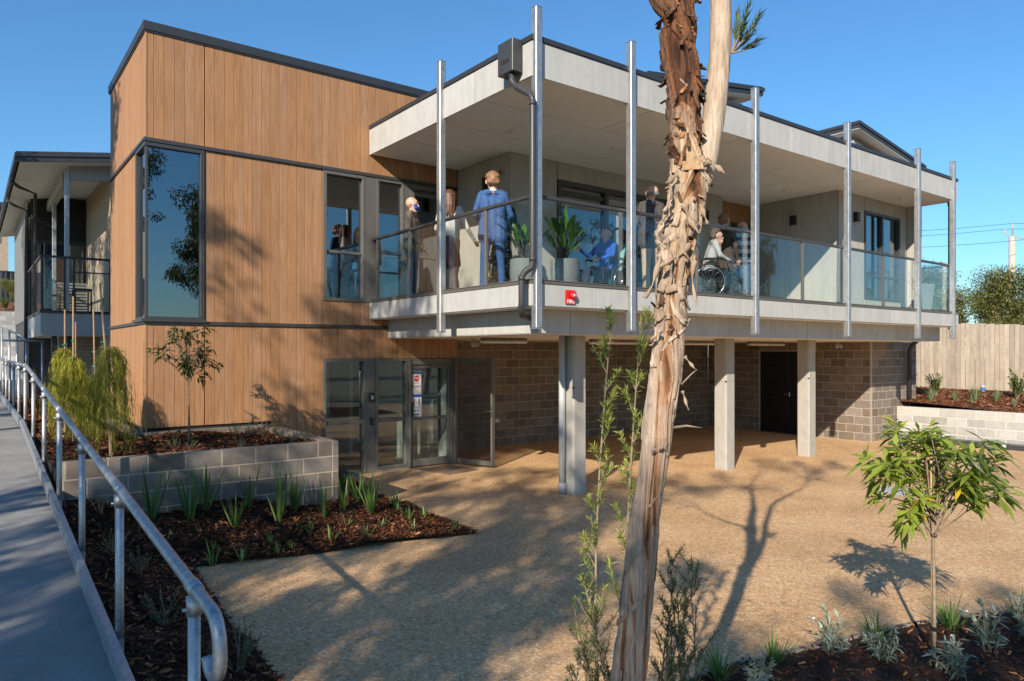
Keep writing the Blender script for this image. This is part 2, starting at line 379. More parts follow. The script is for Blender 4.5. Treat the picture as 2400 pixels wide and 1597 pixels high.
def m_layer(name, stops, fine=.75, stops2=None, z0=0, z1=1):
    t = NT(name); at = t.nd('ShaderNodeAttribute'); at.attribute_name = 'tint'
    n3 = t.noise(t.coord((1, 1, .10), rand=False), 150, 5, .7, .6); n2 = t.noise(t.coord((1, 1, .35), rand=False), 14, 6, .65, .8); n1 = t.noise(t.coord((1, 1, .5), rand=False), 4.5, 4, .6, .4)
    ad = t.nd('ShaderNodeMath', operation='MULTIPLY_ADD'); ad.inputs[1].default_value = .5; t.lk(n2, ad.inputs[0]); sb = t.nd('ShaderNodeMath', operation='SUBTRACT'); sb.inputs[1].default_value = .25; t.lk(at.outputs['Fac'], sb.inputs[0]); t.lk(sb.outputs[0], ad.inputs[2])
    c = t.ramp(ad.outputs[0], stops)
    if stops2:
        tc = t.nd('ShaderNodeTexCoord'); sp = t.nd('ShaderNodeSeparateXYZ'); t.lk(tc.outputs['Object'], sp.inputs[0]); nn = t.noise(t.coord((1, 1, .4), rand=False), 22, 5, .6, 1.0)
        ma = t.nd('ShaderNodeMath', operation='MULTIPLY_ADD'); ma.inputs[1].default_value = .55; t.lk(nn, ma.inputs[0]); t.lk(sp.outputs[2], ma.inputs[2]); mr = t.nd('ShaderNodeMapRange'); mr.inputs[1].default_value = z0 + .275; mr.inputs[2].default_value = z1 + .275; t.lk(ma.outputs[0], mr.inputs[0]); c = t.mix(mr.outputs[0], c, t.ramp(ad.outputs[0], stops2))
    c = t.mix(fine, c, t.ramp(n3, [(.34, (.40, .34, .30)), (.50, (1, 1, 1)), (.72, (1.0, .95, .90))]), 'MULTIPLY'); c = t.mix(.7, c, t.ramp(n1, [(.35, (.62, .60, .60)), (.6, (1, 1, 1))]), 'MULTIPLY')
    t.bump(n3, .6, .006); return t.fin(c, .85, 0, .2)
PALE = [(.0, (.10, .05, .032)), (.14, (.27, .12, .06)), (.26, (.40, .235, .135)), (.40, (.49, .375, .285)), (.62, (.43, .34, .27)), (.80, (.30, .245, .205)), (.95, (.20, .165, .14))]
UPPER = [(.0, (.08, .04, .025)), (.16, (.25, .12, .06)), (.30, (.46, .29, .16)), (.46, (.56, .43, .31)), (.66, (.47, .36, .26)), (.82, (.30, .23, .175)), (.95, (.18, .14, .115))]
DARK = [(.0, (.045, .023, .016)), (.2, (.12, .055, .032)), (.4, (.25, .11, .055)), (.55, (.10, .052, .034)), (.75, (.19, .105, .068)), (1, (.06, .037, .027))]
G['layer'] = m_layer('layered_paperbark', PALE, .75, UPPER, 2.1, 2.5)
G['layerdark'] = m_layer('layered_dark_bark', UPPER, .75, DARK, 2.84, 3.06)
G['orangebark'] = m_bark('rust_bark', [(.3, (.22, .085, .035)), (.5, (.40, .19, .085)), (.7, (.56, .32, .17))], [(.35, (.34, .15, .065)), (.65, (.52, .33, .2))])
G['stem'] = plain('twig_bark', (.27, .20, .14), .85, 0, .25, 30)
G['stemdark'] = plain('dark_twig_bark', (.10, .07, .05), .85, 0, .25, 30)
G['stake'] = plain('hardwood_stake', (.36, .24, .14), .8, 0, .2, 25)
G['bamboo'] = plain('bamboo_stake', (.55, .38, .20), .6, 0, .15, 12)
G['tie'] = plain('green_tie', (.0, .25, .12), .5)
G['paling'] = m_panel('weathered_pine', (.49, .42, .335), (.33, .275, .215), (.82, 1.14))
G['red'] = plain('red_plastic', (.62, .012, .015), .35, 0, .03)
G['pot'] = m_panel('grey_pot', (.24, .25, .25), (.18, .19, .19))
G['rubber'] = plain('black_rubber', (.015, .015, .016), .7)
G['chrome'] = plain('chrome', (.7, .7, .7), .15, 1.0, .03)
G['orange'] = plain('orange_paint', (.65, .19, .03), .4)
G['blueplastic'] = plain('blue_plastic', (.03, .14, .35), .4)
G['mat'] = plain('coir_mat', (.17, .115, .075), .95, 0, .2, 60)
G['diff'] = plain('light_diffuser', (.72, .70, .64), .4)
# ================================================================ SETTING: ground, paving, ramp, beds
def struct(o, label=None): tag(o, kind='structure'); return o
struct(MB().add([(-250, -250, -.03), (250, -250, -.03), (250, 250, -.03), (-250, 250, -.03)], [(0, 1, 2, 3)]).obj('ground', G['ground']))
struct(MB().box(.5, 18.62, -3.0, 14.0, -.12, 0).obj('paving', G['paving']))
struct(MB().box(-60, 60, -34, -27, -.02, -.012).obj('road', G['asphalt']))
def ramp_z(y):
    return max(-.02, min(.20 + .0697 * (y - 3.12), .20 + .0697 * (13.7 - 3.12)))
mb = MB(); ys = [-.2, 2, 4.05, 4.055, 6.3, 6.305, 8.6, 8.605, 10.9, 10.905, 13.7, 16.0, 16.005, 19, 19.005, 26]
for i in range(len(ys) - 1):
    a, b = ys[i], ys[i + 1]; d = -.012 if b - a < .01 else 0
    za, zb_ = ramp_z(a) + d, ramp_z(b) + d
    mb.add([(-1.0, a, za), (.70, a, za), (.70, b, zb_), (-1.0, b, zb_), (-1.0, a, -.1), (.70, a, -.1), (.70, b, -.1), (-1.0, b, -.1)],
           [(0, 1, 2, 3), (1, 5, 6, 2), (0, 3, 7, 4), (0, 4, 5, 1), (2, 6, 7, 3)])
struct(mb.obj('ramp', G['concrete']))
# bank on the far side of the ramp
mb = MB(); yy = [-40, -2, 0, 4, 8, 13.7, 60]
for i in range(len(yy) - 1):
    a, b = yy[i], yy[i + 1]; za = ramp_z(a) - .03; zb_ = ramp_z(b) - .03
    mb.add([(-60, a, za), (-1.0, a, za), (-1.0, b, zb_), (-60, b, zb_)], [(0, 1, 2, 3)])
struct(mb.obj('bank', G['ground']))
# --- garden beds
CPZ = np.array([(.78, -2, .0), (.78, 0, .0), (.78, 3, .17), (.78, 5, .29), (.78, 7, .43), (.78, 9, .57), (1.63, 4.7, .02), (1.66, 5.9, .02), (1.75, 7, .02), (1.78, 7.69, .02), (1.64, 3, .02), (1.64, 1, .02),
  (2.85, 7.42, .02), (4.86, 7.1, .015), (4.89, 8.15, .015), (4.9, 9.5, .015), (3.9, 9, .2), (2.5, 9, .38), (1.6, 8.4, .3), (3, 8.2, .12), (4.2, 8.6, .08)])
def bed_z(x, y):
    d = (CPZ[:, 0] - x) ** 2 + (CPZ[:, 1] - y) ** 2 + 1e-3
    wq = 1 / d ** 1.5
    return float((wq * CPZ[:, 2]).sum() / wq.sum())
def bedr_z(x, y):
    e = (y - edge_r(x))                       # negative inside the bed
    return .012 + .05 * min(1, max(0, -e) / .6) + .015 * math.sin(x * 3.1) * min(1, max(0, -e))
EDGE_R = [(2.2, 3.10), (3.82, 3.07), (4.24, 3.05), (4.82, 2.88), (5.5, 2.74), (5.97, 2.63), (6.59, 2.4), (7.01, 2.2), (8.5, 1.7), (12, 1.2)]
def interp(P, x):
    if x <= P[0][0]: return P[0][1]
    for (a, b), (c, d) in zip(P, P[1:]):
        if x <= c: return b + (d - b) * (x - a) / (c - a)
    return P[-1][1]
def edge_r(x): return interp(EDGE_R, x)
# lower left bed: right boundary as a function of y
EDGE_L = [(-.3, 1.62), (3, 1.62), (4.71, 1.63), (5.28, 1.64), (5.89, 1.66), (6.75, 1.71), (7.45, 1.78)]
def poly_in(poly, x, y):
    c = False; n = len(poly)
    for i in range(n):
        (x0, y0), (x1, y1) = poly[i], poly[(i + 1) % n]
        if (y0 > y) != (y1 > y) and x < (x1 - x0) * (y - y0) / (y1 - y0) + x0: c = not c
    return c
BED_L = [(.78, -.3)] + [(b, a) for a, b in EDGE_L] + [(1.78, 7.69), (2.85, 7.42), (4.86, 7.08), (4.89, 8.15), (4.9, 9.5), (5.0, 10.4), (4.9, 11.7), (4.0, 11.7), (3.9, 8.96), (.78, 8.96)]
BED_R = [(x, y) for x, y in EDGE_R] + [(12, -2), (2.2, -2)]
BED_P = [(.78, 9.12), (3.72, 9.12), (3.72, 11.55), (1.9, 11.55), (1.9, 15.6), (3.0, 18.9), (.78, 22)]
BED_H = [(18.8, 2.0), (22.7, 2.0), (22.7, 12.6), (19.75, 12.6), (19.75, 8.62), (18.8, 8.62)]
def bedp_z(x, y): return .93 + .03 * math.sin(x * 4 + y * 2) + (.06 * min(1, max(0, y - 12) / 5))
def bedh_z(x, y): return .78 + .055 * (x - 18.7) + .03 * math.sin(x * 2.3 + y) + .03 * max(0, y - 5)
def bed(name, poly, zf, mt, chips, n, seed, res=.12, chipsize=(.018, .055)):
    rs = np.random.RandomState(seed); xs = [p[0] for p in poly]; ysq = [p[1] for p in poly]
    x0, x1, y0, y1 = min(xs), max(xs), min(ysq), max(ysq)
    bm = bmesh.new(); vs = [bm.verts.new((x, y, 0)) for x, y in poly]
    from mathutils.geometry import tessellate_polygon
    for tri in tessellate_polygon([[Vector((x, y, 0)) for x, y in poly]]):
        try: bm.faces.new([vs[q] for q in tri])
        except ValueError: pass
    for k in range(int((x1 - x0) / res) + 1):
        g = bm.verts[:] + bm.edges[:] + bm.faces[:]; bmesh.ops.bisect_plane(bm, geom=g, plane_co=(x0 + k * res, 0, 0), plane_no=(1, 0, 0))
    for k in range(int((y1 - y0) / res) + 1):
        g = bm.verts[:] + bm.edges[:] + bm.faces[:]; bmesh.ops.bisect_plane(bm, geom=g, plane_co=(0, y0 + k * res, 0), plane_no=(0, 1, 0))
    for v in bm.verts:
        v.co.z = zf(v.co.x, v.co.y) + .012 * mnoise.noise(Vector((v.co.x * 6, v.co.y * 6, seed)))
    bmesh.ops.recalc_face_normals(bm, faces=bm.faces[:])
    me = bpy.data.meshes.new(name); bm.to_mesh(me); bm.free(); me.materials.append(mt)
    if me.polygons and me.polygons[0].normal.z < 0: me.flip_normals()
    struct(mobj(name, me))
    V = []; F = []; A = []
    cnt = 0
    while cnt < n:
        x = rs.uniform(x0, x1); y = rs.uniform(y0, y1)
        if not poly_in(poly, x, y): continue
        if chips is CH_L and (x * .603 + y * .798 < 3.6): 
            if rs.rand() < .9: cnt += 1; continue
        cnt += 1
        ln = rs.uniform(*chipsize); wd = ln * rs.uniform(.18, .4)
        a = rs.uniform(0, 6.283); tl = rs.uniform(-.5, .5); ro = rs.uniform(-.6, .6)
        u = np.array([math.cos(a) * math.cos(tl), math.sin(a) * math.cos(tl), math.sin(tl)]); v = np.array([-math.sin(a), math.cos(a), 0]) * math.cos(ro); v[2] = math.sin(ro)
        c = np.array([x, y, zf(x, y) + .012 + rs.uniform(0, .016)])
        b = len(V); V += [c - u * ln - v * wd, c + u * ln - v * wd * .6, c + u * ln * .9 + v * wd * .7, c - u * ln * .8 + v * wd]; F.append((b, b + 1, b + 2, b + 3)); A.append(rs.rand() ** 1.35)
    o = mobj(name.replace('bed', 'chips'), fastmesh('chips', V, F, chips, False, A)); return o
CH_L = G['chip']; CH_R = G['chipred']
tag(bed('mulch_bed', BED_L, bed_z, G['soil'], CH_L, 36000, 1, .12, (.012, .042)), 'dark brown bark mulch over the bed below the block planter', 'mulch', kind='stuff')
tag(bed('mulch_bed', BED_R, bedr_z, G['soil'], CH_L, 42000, 2, .12, (.008, .030)), 'dark brown bark mulch over the bed around the staked long leaved sapling', 'mulch', kind='stuff')
tag(bed('mulch_bed', BED_P, bedp_z, G['soil'], CH_L, 16000, 3), 'bark mulch filling the raised block planter', 'mulch', kind='stuff')
tag(bed('mulch_bed', BED_H, bedh_z, G['soilred'], CH_R, 16000, 4, .3, (.02, .06)), 'reddish bark mulch in the raised bed along the paling fence', 'mulch', kind='stuff')
# earth under the raised beds
struct(MB().box(18.72, 60, .9, 60, -.02, .70).obj('terrace_earth', G['soilred']))
struct(MB().box(.76, 1.88, 9.10, 40, -.02, .88).obj('planter_earth', G['soil']))
# thin paving edge strip by the right bed
mb = MB()
for (a, b), (c, d) in zip(EDGE_R, EDGE_R[1:]):
    mb.add([(a, b - .02, .002), (c, d - .02, .002), (c, d + .045, .004), (a, b + .045, .004), (a, b - .02, .03), (c, d - .02, .03), (c, d + .045, .012), (a, b + .045, .012)], [(4, 5, 6, 7), (0, 1, 5, 4), (3, 7, 6, 2)])
struct(mb.obj('kerb', G['kerb']))

# ================================================================ block walls
def rects_minus(u0, u1, z0, z1, ops):
    """split the strip [u0,u1]x[z0,z1] into rectangles outside the openings"""
    cuts = sorted({u0, u1} | {c for o in ops for c in o[:2] if u0 < c < u1}); out = []
    for a, b in zip(cuts, cuts[1:]):
        m = (a + b) / 2; segs = [(z0, z1)]
        for o in ops:
            if o[0] <= m <= o[1]:
                ns = []
                for s0, s1 in segs:
                    if o[3] <= s0 or o[2] >= s1: ns.append((s0, s1)); continue
                    if o[2] > s0: ns.append((s0, o[2]))
                    if o[3] < s1: ns.append((o[3], s1))
                segs = ns
        out += [(a, b, s0, s1) for s0, s1 in segs]
    return out
def put(axis, a, b, f0, f1, z0, z1):
    """axis 'x': u runs along X and f along Y; axis 'y': the reverse -> box bounds"""
    return (a, b, f0, f1, z0, z1) if axis == 'x' else (f0, f1, a, b, z0, z1)
def blocks(parent, axis, u0, u1, face, sgn, z0, z1, mt, ops=(), L=.40, Hh=.20, j=.012, t=.09, off=0.0, zbase=None, name='block'):
    """running bond; face = outer plane, sgn = direction into the wall"""
    n = 0; z = z0 if zbase is None else zbase; k = 0
    while z < z1 - .01:
        za, zb_ = max(z, z0), min(z + Hh, z1); s = u0 - L + off + (L / 2 if k % 2 else 0)
        while s < u1:
            a, b = max(s, u0), min(s + L, u1)
            if b - a > .03 and zb_ - za > .02:
                for (p, q, s0, s1) in rects_minus(a, b, za, zb_, ops):
                    if q - p > .03 and s1 - s0 > .02:
                        f0 = face + rnd.uniform(-.0015, .0015); f1 = face + sgn * t
                        bb = put(axis, p + j / 2, q - j / 2, min(f0, f1), max(f0, f1), s0 + j / 2, s1 - j / 2)
                        piece(name, *bb, mt, parent, .006); n += 1
            s += L
        z += Hh; k += 1
    return n
def slab(mb, axis, u0, u1, f0, f1, z0, z1, ops=()):
    for a, b, s0, s1 in rects_minus(u0, u1, z0, z1, ops): mb.box(*put(axis, a, b, f0, f1, s0, s1))
# undercroft walls
t = thing('block_wall', 'long brown grey block wall in the shade at the back of the undercroft', 'wall', (12.4, 13.4, 0))
mb = MB(); slab(mb, 'x', 7.62, 17.3, 13.354, 13.55, -.1, 2.42); mb.obj('mortar', G['mortar'], t)
blocks(t, 'x', 7.62, 17.3, 13.35, 1, 0, 2.42, G['block'], off=.1)
DOORB = [(9.98, 11.65, -.1, 2.18)]
t = thing('block_wall', 'block wall with a black door beside the concrete columns', 'wall', (17.4, 11, 0))
mb = MB(); slab(mb, 'y', 8.605, 13.35, 17.304, 17.5, -.1, 2.42, DOORB); mb.obj('mortar', G['mortar'], t)
blocks(t, 'y', 8.60, 13.35, 17.30, 1, 0, 2.42, G['block'], DOORB)
mb = MB(); mb.box(17.36, 17.40, 9.98, 11.65, .02, 2.18); dr = mb.obj('door', G['black'], t); tag(dr, 'black slatted double door')
z = .06
while z < 2.12:
    piece('slat', 17.345, 17.362, 10.02, 10.795, z, z + .055, G['black'], dr, .006); piece('slat', 17.345, 17.362, 10.825, 11.61, z, z + .055, G['black'], dr, .006); z += .068
mb = MB(); mb.cbox(17.32, 17.345, 10.74, 10.78, .98, 1.10); mb.tube([(17.31, 10.76, 1.04), (17.29, 10.76, 1.04), (17.29, 10.88, 1.04)], .009, 8); mb.obj('handle', G['chrome'], dr)
mb = MB(); mb.box(17.28, 17.42, 9.98, 11.65, .0, .02); mb.obj('threshold', G['char'], dr)
t = thing('block_wall', 'short block wall standing behind the dark downpipe at the mulch bed', 'wall', (18.5, 8.7, 0))
mb = MB(); slab(mb, 'x', 17.305, 19.70, 8.604, 8.8, -.1, 2.42); mb.box(19.5, 19.695, 8.8, 13, .5, 2.42); mb.obj('mortar', G['mortar'], t)
blocks(t, 'x', 17.395, 19.70, 8.60, 1, 0, 2.42, G['block'], off=.105)
mb = MB(); mb.tube([(18.95, 8.25, 2.44), (18.98, 8.38, 2.34), (19.06, 8.48, 2.2), (19.06, 8.48, .8)], .05, 14); mb.obj('downpipe', G['char'], t, True)
# retaining wall at the right
t = thing('retaining_wall', 'low pale grey block retaining wall holding the red mulch bed', 'wall', (18.7, 5, 0))
mb = MB(); slab(mb, 'y', 1.0, 8.58, 18.604, 18.79, -.05, .805); mb.obj('mortar', G['mortarw'], t)
blocks(t, 'y', 1.0, 8.58, 18.60, 1, 0, .81, G['blockw'], zbase=.01, t=.15)
t = thing('drain_channel', 'dark strip drain at the foot of the pale retaining wall', 'drain', (18.4, 5, 0))
mb = MB(); mb.box(18.36, 18.59, 1.2, 8.55, .0, .10); mb.obj('channel', G['char'], t)
mb = MB()
for i in range(18): mb.box(18.345, 18.58, 1.3 + i * .4, 1.3 + i * .4 + .36, .104, .118)
mb.obj('grate', G['charlite'], t)
mb = MB(); mb.tube([(18.3, 6.1, .06), (18.3, 6.5, .06)], .05, 12); mb.obj('pipe_end', G['pvc'], t, True)
# planter
t = thing('planter', 'grey block raised planter beside the glazed entry', 'planter', (2.3, 9.1, 0))
mb = MB(); slab(mb, 'x', .78, 3.90, 8.964, 9.11, -.05, .985); mb.box(3.74, 3.896, 9.11, 11.77, -.05, .985); mb.obj('mortar', G['mortar'], t)
blocks(t, 'x', .80, 3.815, 8.96, 1, 0, 1.0, G['block'], off=.02, t=.16)
k = 0
for i in range(5):
    z0 = i * .2
    piece('block', 3.82, 3.905, 8.96, 9.12 + (.2 if i % 2 else 0), z0 + .005, z0 + .195, G['block'], t, .006)
    y = 9.13 + (.2 if i % 2 else 0)
    while y < 11.74:
        e = min(y + .39, 11.76); piece('block', 3.73, 3.905, y, e, z0 + .005, z0 + .195, G['block'], t, .006); y = e + .01
t = thing('plinth', 'dark block ledge under the timber corner', 'plinth', (3, 11.7, .9))
mb = MB(); mb.cbox(1.86, 3.72, 11.60, 11.79, .85, .985, .01); mb.cbox(1.86, 2.08, 11.80, 15.2, .85, .985, .01); mb.obj('ledge', G['block'], t)

# ================================================================ MAIN BUILDING
B = thing('community_building', 'two storey building with timber cladding, pale fascias and a glazed balcony', 'building', (9, 12, 0))
YT = 11.80; XL = 2.10
OPF = [(2.10, 2.93, 2.635, 5.30), (4.86, 7.42, 3.05, 5.30), (4.86, 7.57, -.2, 2.05)]
OPR = [(11.8, 12.51, 2.635, 5.30)]
TIERS = [(1.03, 2.585), (2.637, 5.298), (5.362, 6.95)]
mb = MB(); slab(mb, 'x', XL + .03, 7.60, YT + .026, YT + .16, -.1, 6.95, OPF); slab(mb, 'y', YT + .03, 15.08, XL + .026, XL + .16, -.1, 6.95, [(11.7, 12.51, 2.635, 5.30)])
mb.box(7.585, 7.60, 11.96, 13.35, -.1, 2.42)
clad = mb.obj('timber_cladding', G['gap'], B)
BW = .1455
def boards(axis, u0, u1, face, tiers, ops, parent, sgn=1, start=0.0, zfun=None):
    u = u0 - start
    while u < u1 - .01:
        a, b = max(u, u0), min(u + BW, u1)
        if b - a > .012:
            for (z0, z1) in tiers:
                if zfun: z0 = zfun(a, b, z0)
                for p, q, s0, s1 in rects_minus(a, b, z0, z1, ops):
                    if q - p > .015 and s1 - s0 > .02:
                        f0, f1 = face, face + sgn * .022
                        piece('board', *put(axis, p + .0025, q - .0025, min(f0, f1), max(f0, f1), s0, s1), G['timber'], parent, .003)
        u += BW
boards('x', XL + .012, 7.60, YT, TIERS, OPF, clad, 1, .0455, lambda a, b, z: (-.0 if a > 3.88 and z < 1.5 else z))
boards('y', YT + .024, 15.1, XL, TIERS, OPR, clad, 1)
# corner trims and horizontal flashings
mb = MB(); mb.cbox(XL - .006, XL + .022, YT - .006, YT + .022, .99, 2.585); mb.cbox(XL - .006, XL + .022, YT - .006, YT + .022, 5.362, 6.95); mb.obj('corner_trim', G['timber'], clad)
mb = MB()
for z0, z1, pr in ((2.588, 2.634, .016), (5.302, 5.360, .022)):
    mb.box(XL - pr, 7.6, YT - pr, YT + .02, z0, z1); mb.box(XL - pr, XL + .02, YT + .02, 15.1, z0, z1)
    mb.box(XL - pr - .012, 7.6, YT - pr - .012, YT - pr, z0, z0 + .012); mb.box(XL - pr - .012, XL - pr, YT - pr, 15.1, z0, z0 + .012)
mb.obj('flashing', G['char'], B)
mb = MB(); mb.box(XL - .03, 10.0, YT - .03, YT + .12, 6.955, 7.085); mb.box(XL - .03, XL + .12, YT + .12, 15.15, 6.955, 7.085); mb.box(XL - .018, 10, YT - .018, YT + .1, 6.93, 6.955); mb.box(XL - .018, XL + .1, YT + .1, 15.13, 6.93, 6.955)
mb.obj('roof_capping', G['roof'], B)
mb = MB(); mb.box(XL + .13, 10.0, YT + .13, 15.1, 6.85, 6.98); mb.box(XL + .13, 10, 15.0, 15.1, .9, 6.85); mb.box(7.62, 10, 11.9, 12.0, 5.7, 6.85); mb.box(9.9, 10.0, 12, 15, 5.7, 6.85); mb.obj('roof_slab', G['dark_in'], B)
# rooms behind the glazing
def room(x0, x1, y0, y1, z0, z1, opn, wall='wallwhite'):
    mb = MB(); tk = .08
    mb.cm = 0
    if 'y0' not in opn: mb.box(x0, x1, y0 - tk, y0, z0, z1)
    mb.box(x0, x1, y1, y1 + tk, z0, z1)
    if 'x0' not in opn: mb.box(x0 - tk, x0, y0, y1, z0, z1)
    mb.box(x1, x1 + tk, y0, y1, z0, z1)
    mb.cm = 1; mb.box(x0 - tk, x1 + tk, y0 - .0, y1 + tk, z0 - tk, z0)
    mb.cm = 2; mb.box(x0 - tk, x1 + tk, y0 - .0, y1 + tk, z1, z1 + tk)
    return mb.obj('room_lining', [G[wall], G['floorin'], G['ceilin']], B)
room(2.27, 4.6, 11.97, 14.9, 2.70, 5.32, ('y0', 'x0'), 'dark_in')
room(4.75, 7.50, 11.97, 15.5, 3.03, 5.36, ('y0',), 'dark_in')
room(4.75, 7.50, 11.97, 15.5, .03, 2.35, ('y0',))
mb = MB(); mb.box(6.95, 7.02, 12.9, 13.6, .03, 2.3); mb.box(5.5, 5.56, 13.2, 14.0, .03, 2.3); mb.box(6.25, 6.32, 13.8, 14.6, .03, 2.3); mb.obj('partition', G['wallwhite'], B)
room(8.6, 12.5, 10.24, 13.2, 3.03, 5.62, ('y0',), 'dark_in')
room(15.3, 18.2, 8.36, 11.5, 3.03, 5.60, ('y0',), 'wallwhite')
# generic window on an axis plane
def window(name, axis, u0, u1, z0, z1, face, sgn, mull=(), trans=(), fw=.055, dp=.09, fm='charlite', gm='glass', proud=.0, label=None, skip=()):
    mb = MB(); f0, f1 = sorted((face - sgn * proud, face + sgn * dp))
    P = lambda a, b, s0, s1, q0=f0, q1=f1: mb.cbox(*put(axis, a, b, q0, q1, s0, s1), .003)
    P(u0, u1, z1 - fw, z1); P(u0, u1, z0, z0 + fw)
    P(u0, u0 + fw, z0 + fw, z1 - fw); P(u1 - fw, u1, z0 + fw, z1 - fw)
    us = [u0 + fw]; 
    for m, mw in mull: P(m - mw / 2, m + mw / 2, z0 + fw, z1 - fw); us += [m - mw / 2, m + mw / 2]
    us.append(u1 - fw)
    g0, g1 = sorted((face + sgn * (dp * .55), face + sgn * (dp * .55 + .012)))
    i0, i1 = sorted((face + sgn * .012, face + sgn * (dp - .004)))
    panes = []
    for i in range(0, len(us), 2):
        a, b = us[i], us[i + 1]; zs = [z0 + fw]
        for (zt, tw, which) in trans:
            if which is None or (i // 2) in which:
                P(a, b, zt - tw / 2, zt + tw / 2, i0, i1); zs += [zt - tw / 2, zt + tw / 2]
        zs.append(z1 - fw)
        for k in range(0, len(zs), 2): panes.append((a, b, zs[k], zs[k + 1]))
    o = mb.obj(name, G[fm], B)
    if label: tag(o, label)
    for i, (a, b, s0, s1) in enumerate(panes):
        if i in skip: continue
        piece('pane', *put(axis, a - .006, b + .006, g0, g1, s0 - .006, s1 + .006), G[gm], o, .002)
    return o
# corner window: two glazed faces meeting at a slim post
fr = MB()
fr.cbox(2.10 - .02, 2.93, YT - .02, YT + .10, 2.636, 2.70, .004); fr.cbox(2.10 - .02, 2.93, YT - .02, YT + .10, 5.235, 5.300, .004)
fr.cbox(2.10 - .02, 2.20, YT + .10, 12.51, 2.636, 2.70, .004); fr.cbox(2.10 - .02, 2.20, YT + .10, 12.51, 5.235, 5.300, .004)
fr.cbox(2.865, 2.93, YT - .02, YT + .10, 2.70, 5.235, .004); fr.cbox(2.08, 2.20, 12.44, 12.51, 2.70, 5.235, .004)
fr.cbox(2.095, 2.135, YT - .006, YT + .035, 2.70, 5.235, .004)
fr.box(2.04, 2.95, YT - .05, YT - .02, 2.62, 2.66); fr.box(2.04, 2.08, YT - .02, 12.53, 2.62, 2.66)
fo = fr.obj('corner_window', G['char'], B); tag(fo, 'tall corner window reflecting the sky')
piece('pane', 2.13, 2.87, YT + .03, YT + .042, 2.695, 5.24, G['glassin'], fo, .002)
piece('pane', 2.13, 2.142, YT + .045, 12.445, 2.695, 5.24, G['glassin'], fo, .002)
# upper glazing and door to the balcony
window('window', 'x', 4.86, 5.64, 3.05, 5.298, YT, 1, (), ((3.91, .05, None),), .06, .10, 'charlite', 'glassin', .02, 'upper window looking onto the stairs')
mb = MB(); mb.cbox(5.642, 5.858, YT - .015, YT + .09, 3.05, 5.298, .003); mb.obj('infill_panel', G['charlite'], B)
window('window', 'x', 5.86, 6.42, 3.05, 5.298, YT, 1, (), ((3.98, .06, None),), .05, .10, 'charlite', 'glassin', .02)
mb = MB(); mb.cbox(6.422, 6.55, YT - .015, YT + .09, 3.05, 5.298, .003); mb.obj('infill_panel', G['charlite'], B)
o = window('balcony_door', 'x', 6.552, 7.42, 3.08, 5.298, YT, 1, (), ((3.98, .10, None), (5.12, .06, None)), .085, .10, 'charlite', 'glassin', .015, 'glazed balcony door')
mb = MB(); mb.cbox(6.575, 6.605, YT - .035, YT - .016, 4.0, 4.22); mb.tube([(6.59, YT - .03, 4.08), (6.59, YT - .07, 4.08), (6.70, YT - .07, 4.08)], .008, 8); mb.obj('handle', G['chrome'], o)
# ground floor entry
window('window', 'x', 4.86, 5.66, -.02, 2.048, YT, 1, (), ((.93, .07, None),), .05, .10, 'charlite', 'glass', .02, 'entry side light')
mb = MB(); mb.cbox(5.662, 5.838, YT - .012, YT + .09, -.02, 2.048, .003); mb.obj('infill_panel', G['charlite'], B)
window('window', 'x', 5.84, 6.50, .05, 2.048, YT, 1, (), ((.93, .07, None),), .05, .10, 'charlite', 'glass', .02, 'entry side light next to the door')
mb = MB(); mb.cbox(6.502, 6.548, YT - .04, YT + .09, .0, 2.048, .003); mb.cbox(7.44, 7.57, YT - .025, YT + .09, .0, 2.048, .003); mb.cbox(6.55, 7.438, YT - .02, YT + .09, 1.93, 2.046, .003); mb.obj('door_frame', G['charlite'], B)
o = window('entry_door', 'x', 6.552, 7.435, .02, 1.925, YT + .01, 1, (), ((.92, .07, None),), .06, .05, 'charlite', 'glass', 0, 'glazed entry door with notices')
mb = MB(); mb.cbox(6.56, 7.43, YT - .004, YT + .009, .03, .17); mb.obj('kick_plate', G['charlite'], o)
mb = MB(); mb.tube([(6.60, YT - .02, 1.0), (6.60, YT - .06, 1.0), (6.70, YT - .06, 1.0)], .009, 8); mb.cbox(6.585, 6.615, YT - .015, YT + .012, .95, 1.22); mb.obj('handle', G['black'], o)
mb = MB(); mb.box(4.86, 6.5, YT - .03, YT + .05, -.06, -.022); mb.box(5.84, 6.5, YT - .01, YT + .09, .0, .048); mb.obj('sill', G['block'], B)
# open security screen leaf
hx, hy = 7.50, 11.76; ex, ey = 7.80, 10.86
d = Vector((ex - hx, ey - hy, 0)); ln = d.length; d.normalize()
mb = MB(); up = (0, 0, 1)
PT = lambda s, z: (hx + d.x * s, hy + d.y * s, z)
mb.bar(PT(.035, .04), PT(.035, 2.05), .07, .035, (d.x, d.y, 0)); mb.bar(PT(ln - .04, .04), PT(ln - .04, 2.05), .08, .035, (d.x, d.y, 0))
for z, hh in ((.085, .09), (2.015, .07)): mb.bar(PT(.07, z), PT(ln - .08, z), .034, hh)
lf = mb.obj('screen_door', G['charlite'], B); tag(lf, 'security screen door standing open')
G['mesh'] = m_glass('security_mesh', (.66, .65, .63), .04, .3, .35)
mb = MB(); mb.bar(PT(.065, 1.055), PT(ln - .075, 1.055), .006, 1.86); mb.obj('mesh_infill', G['mesh'], lf)
nrm = Vector((d.y, -d.x, 0))
mb = MB()
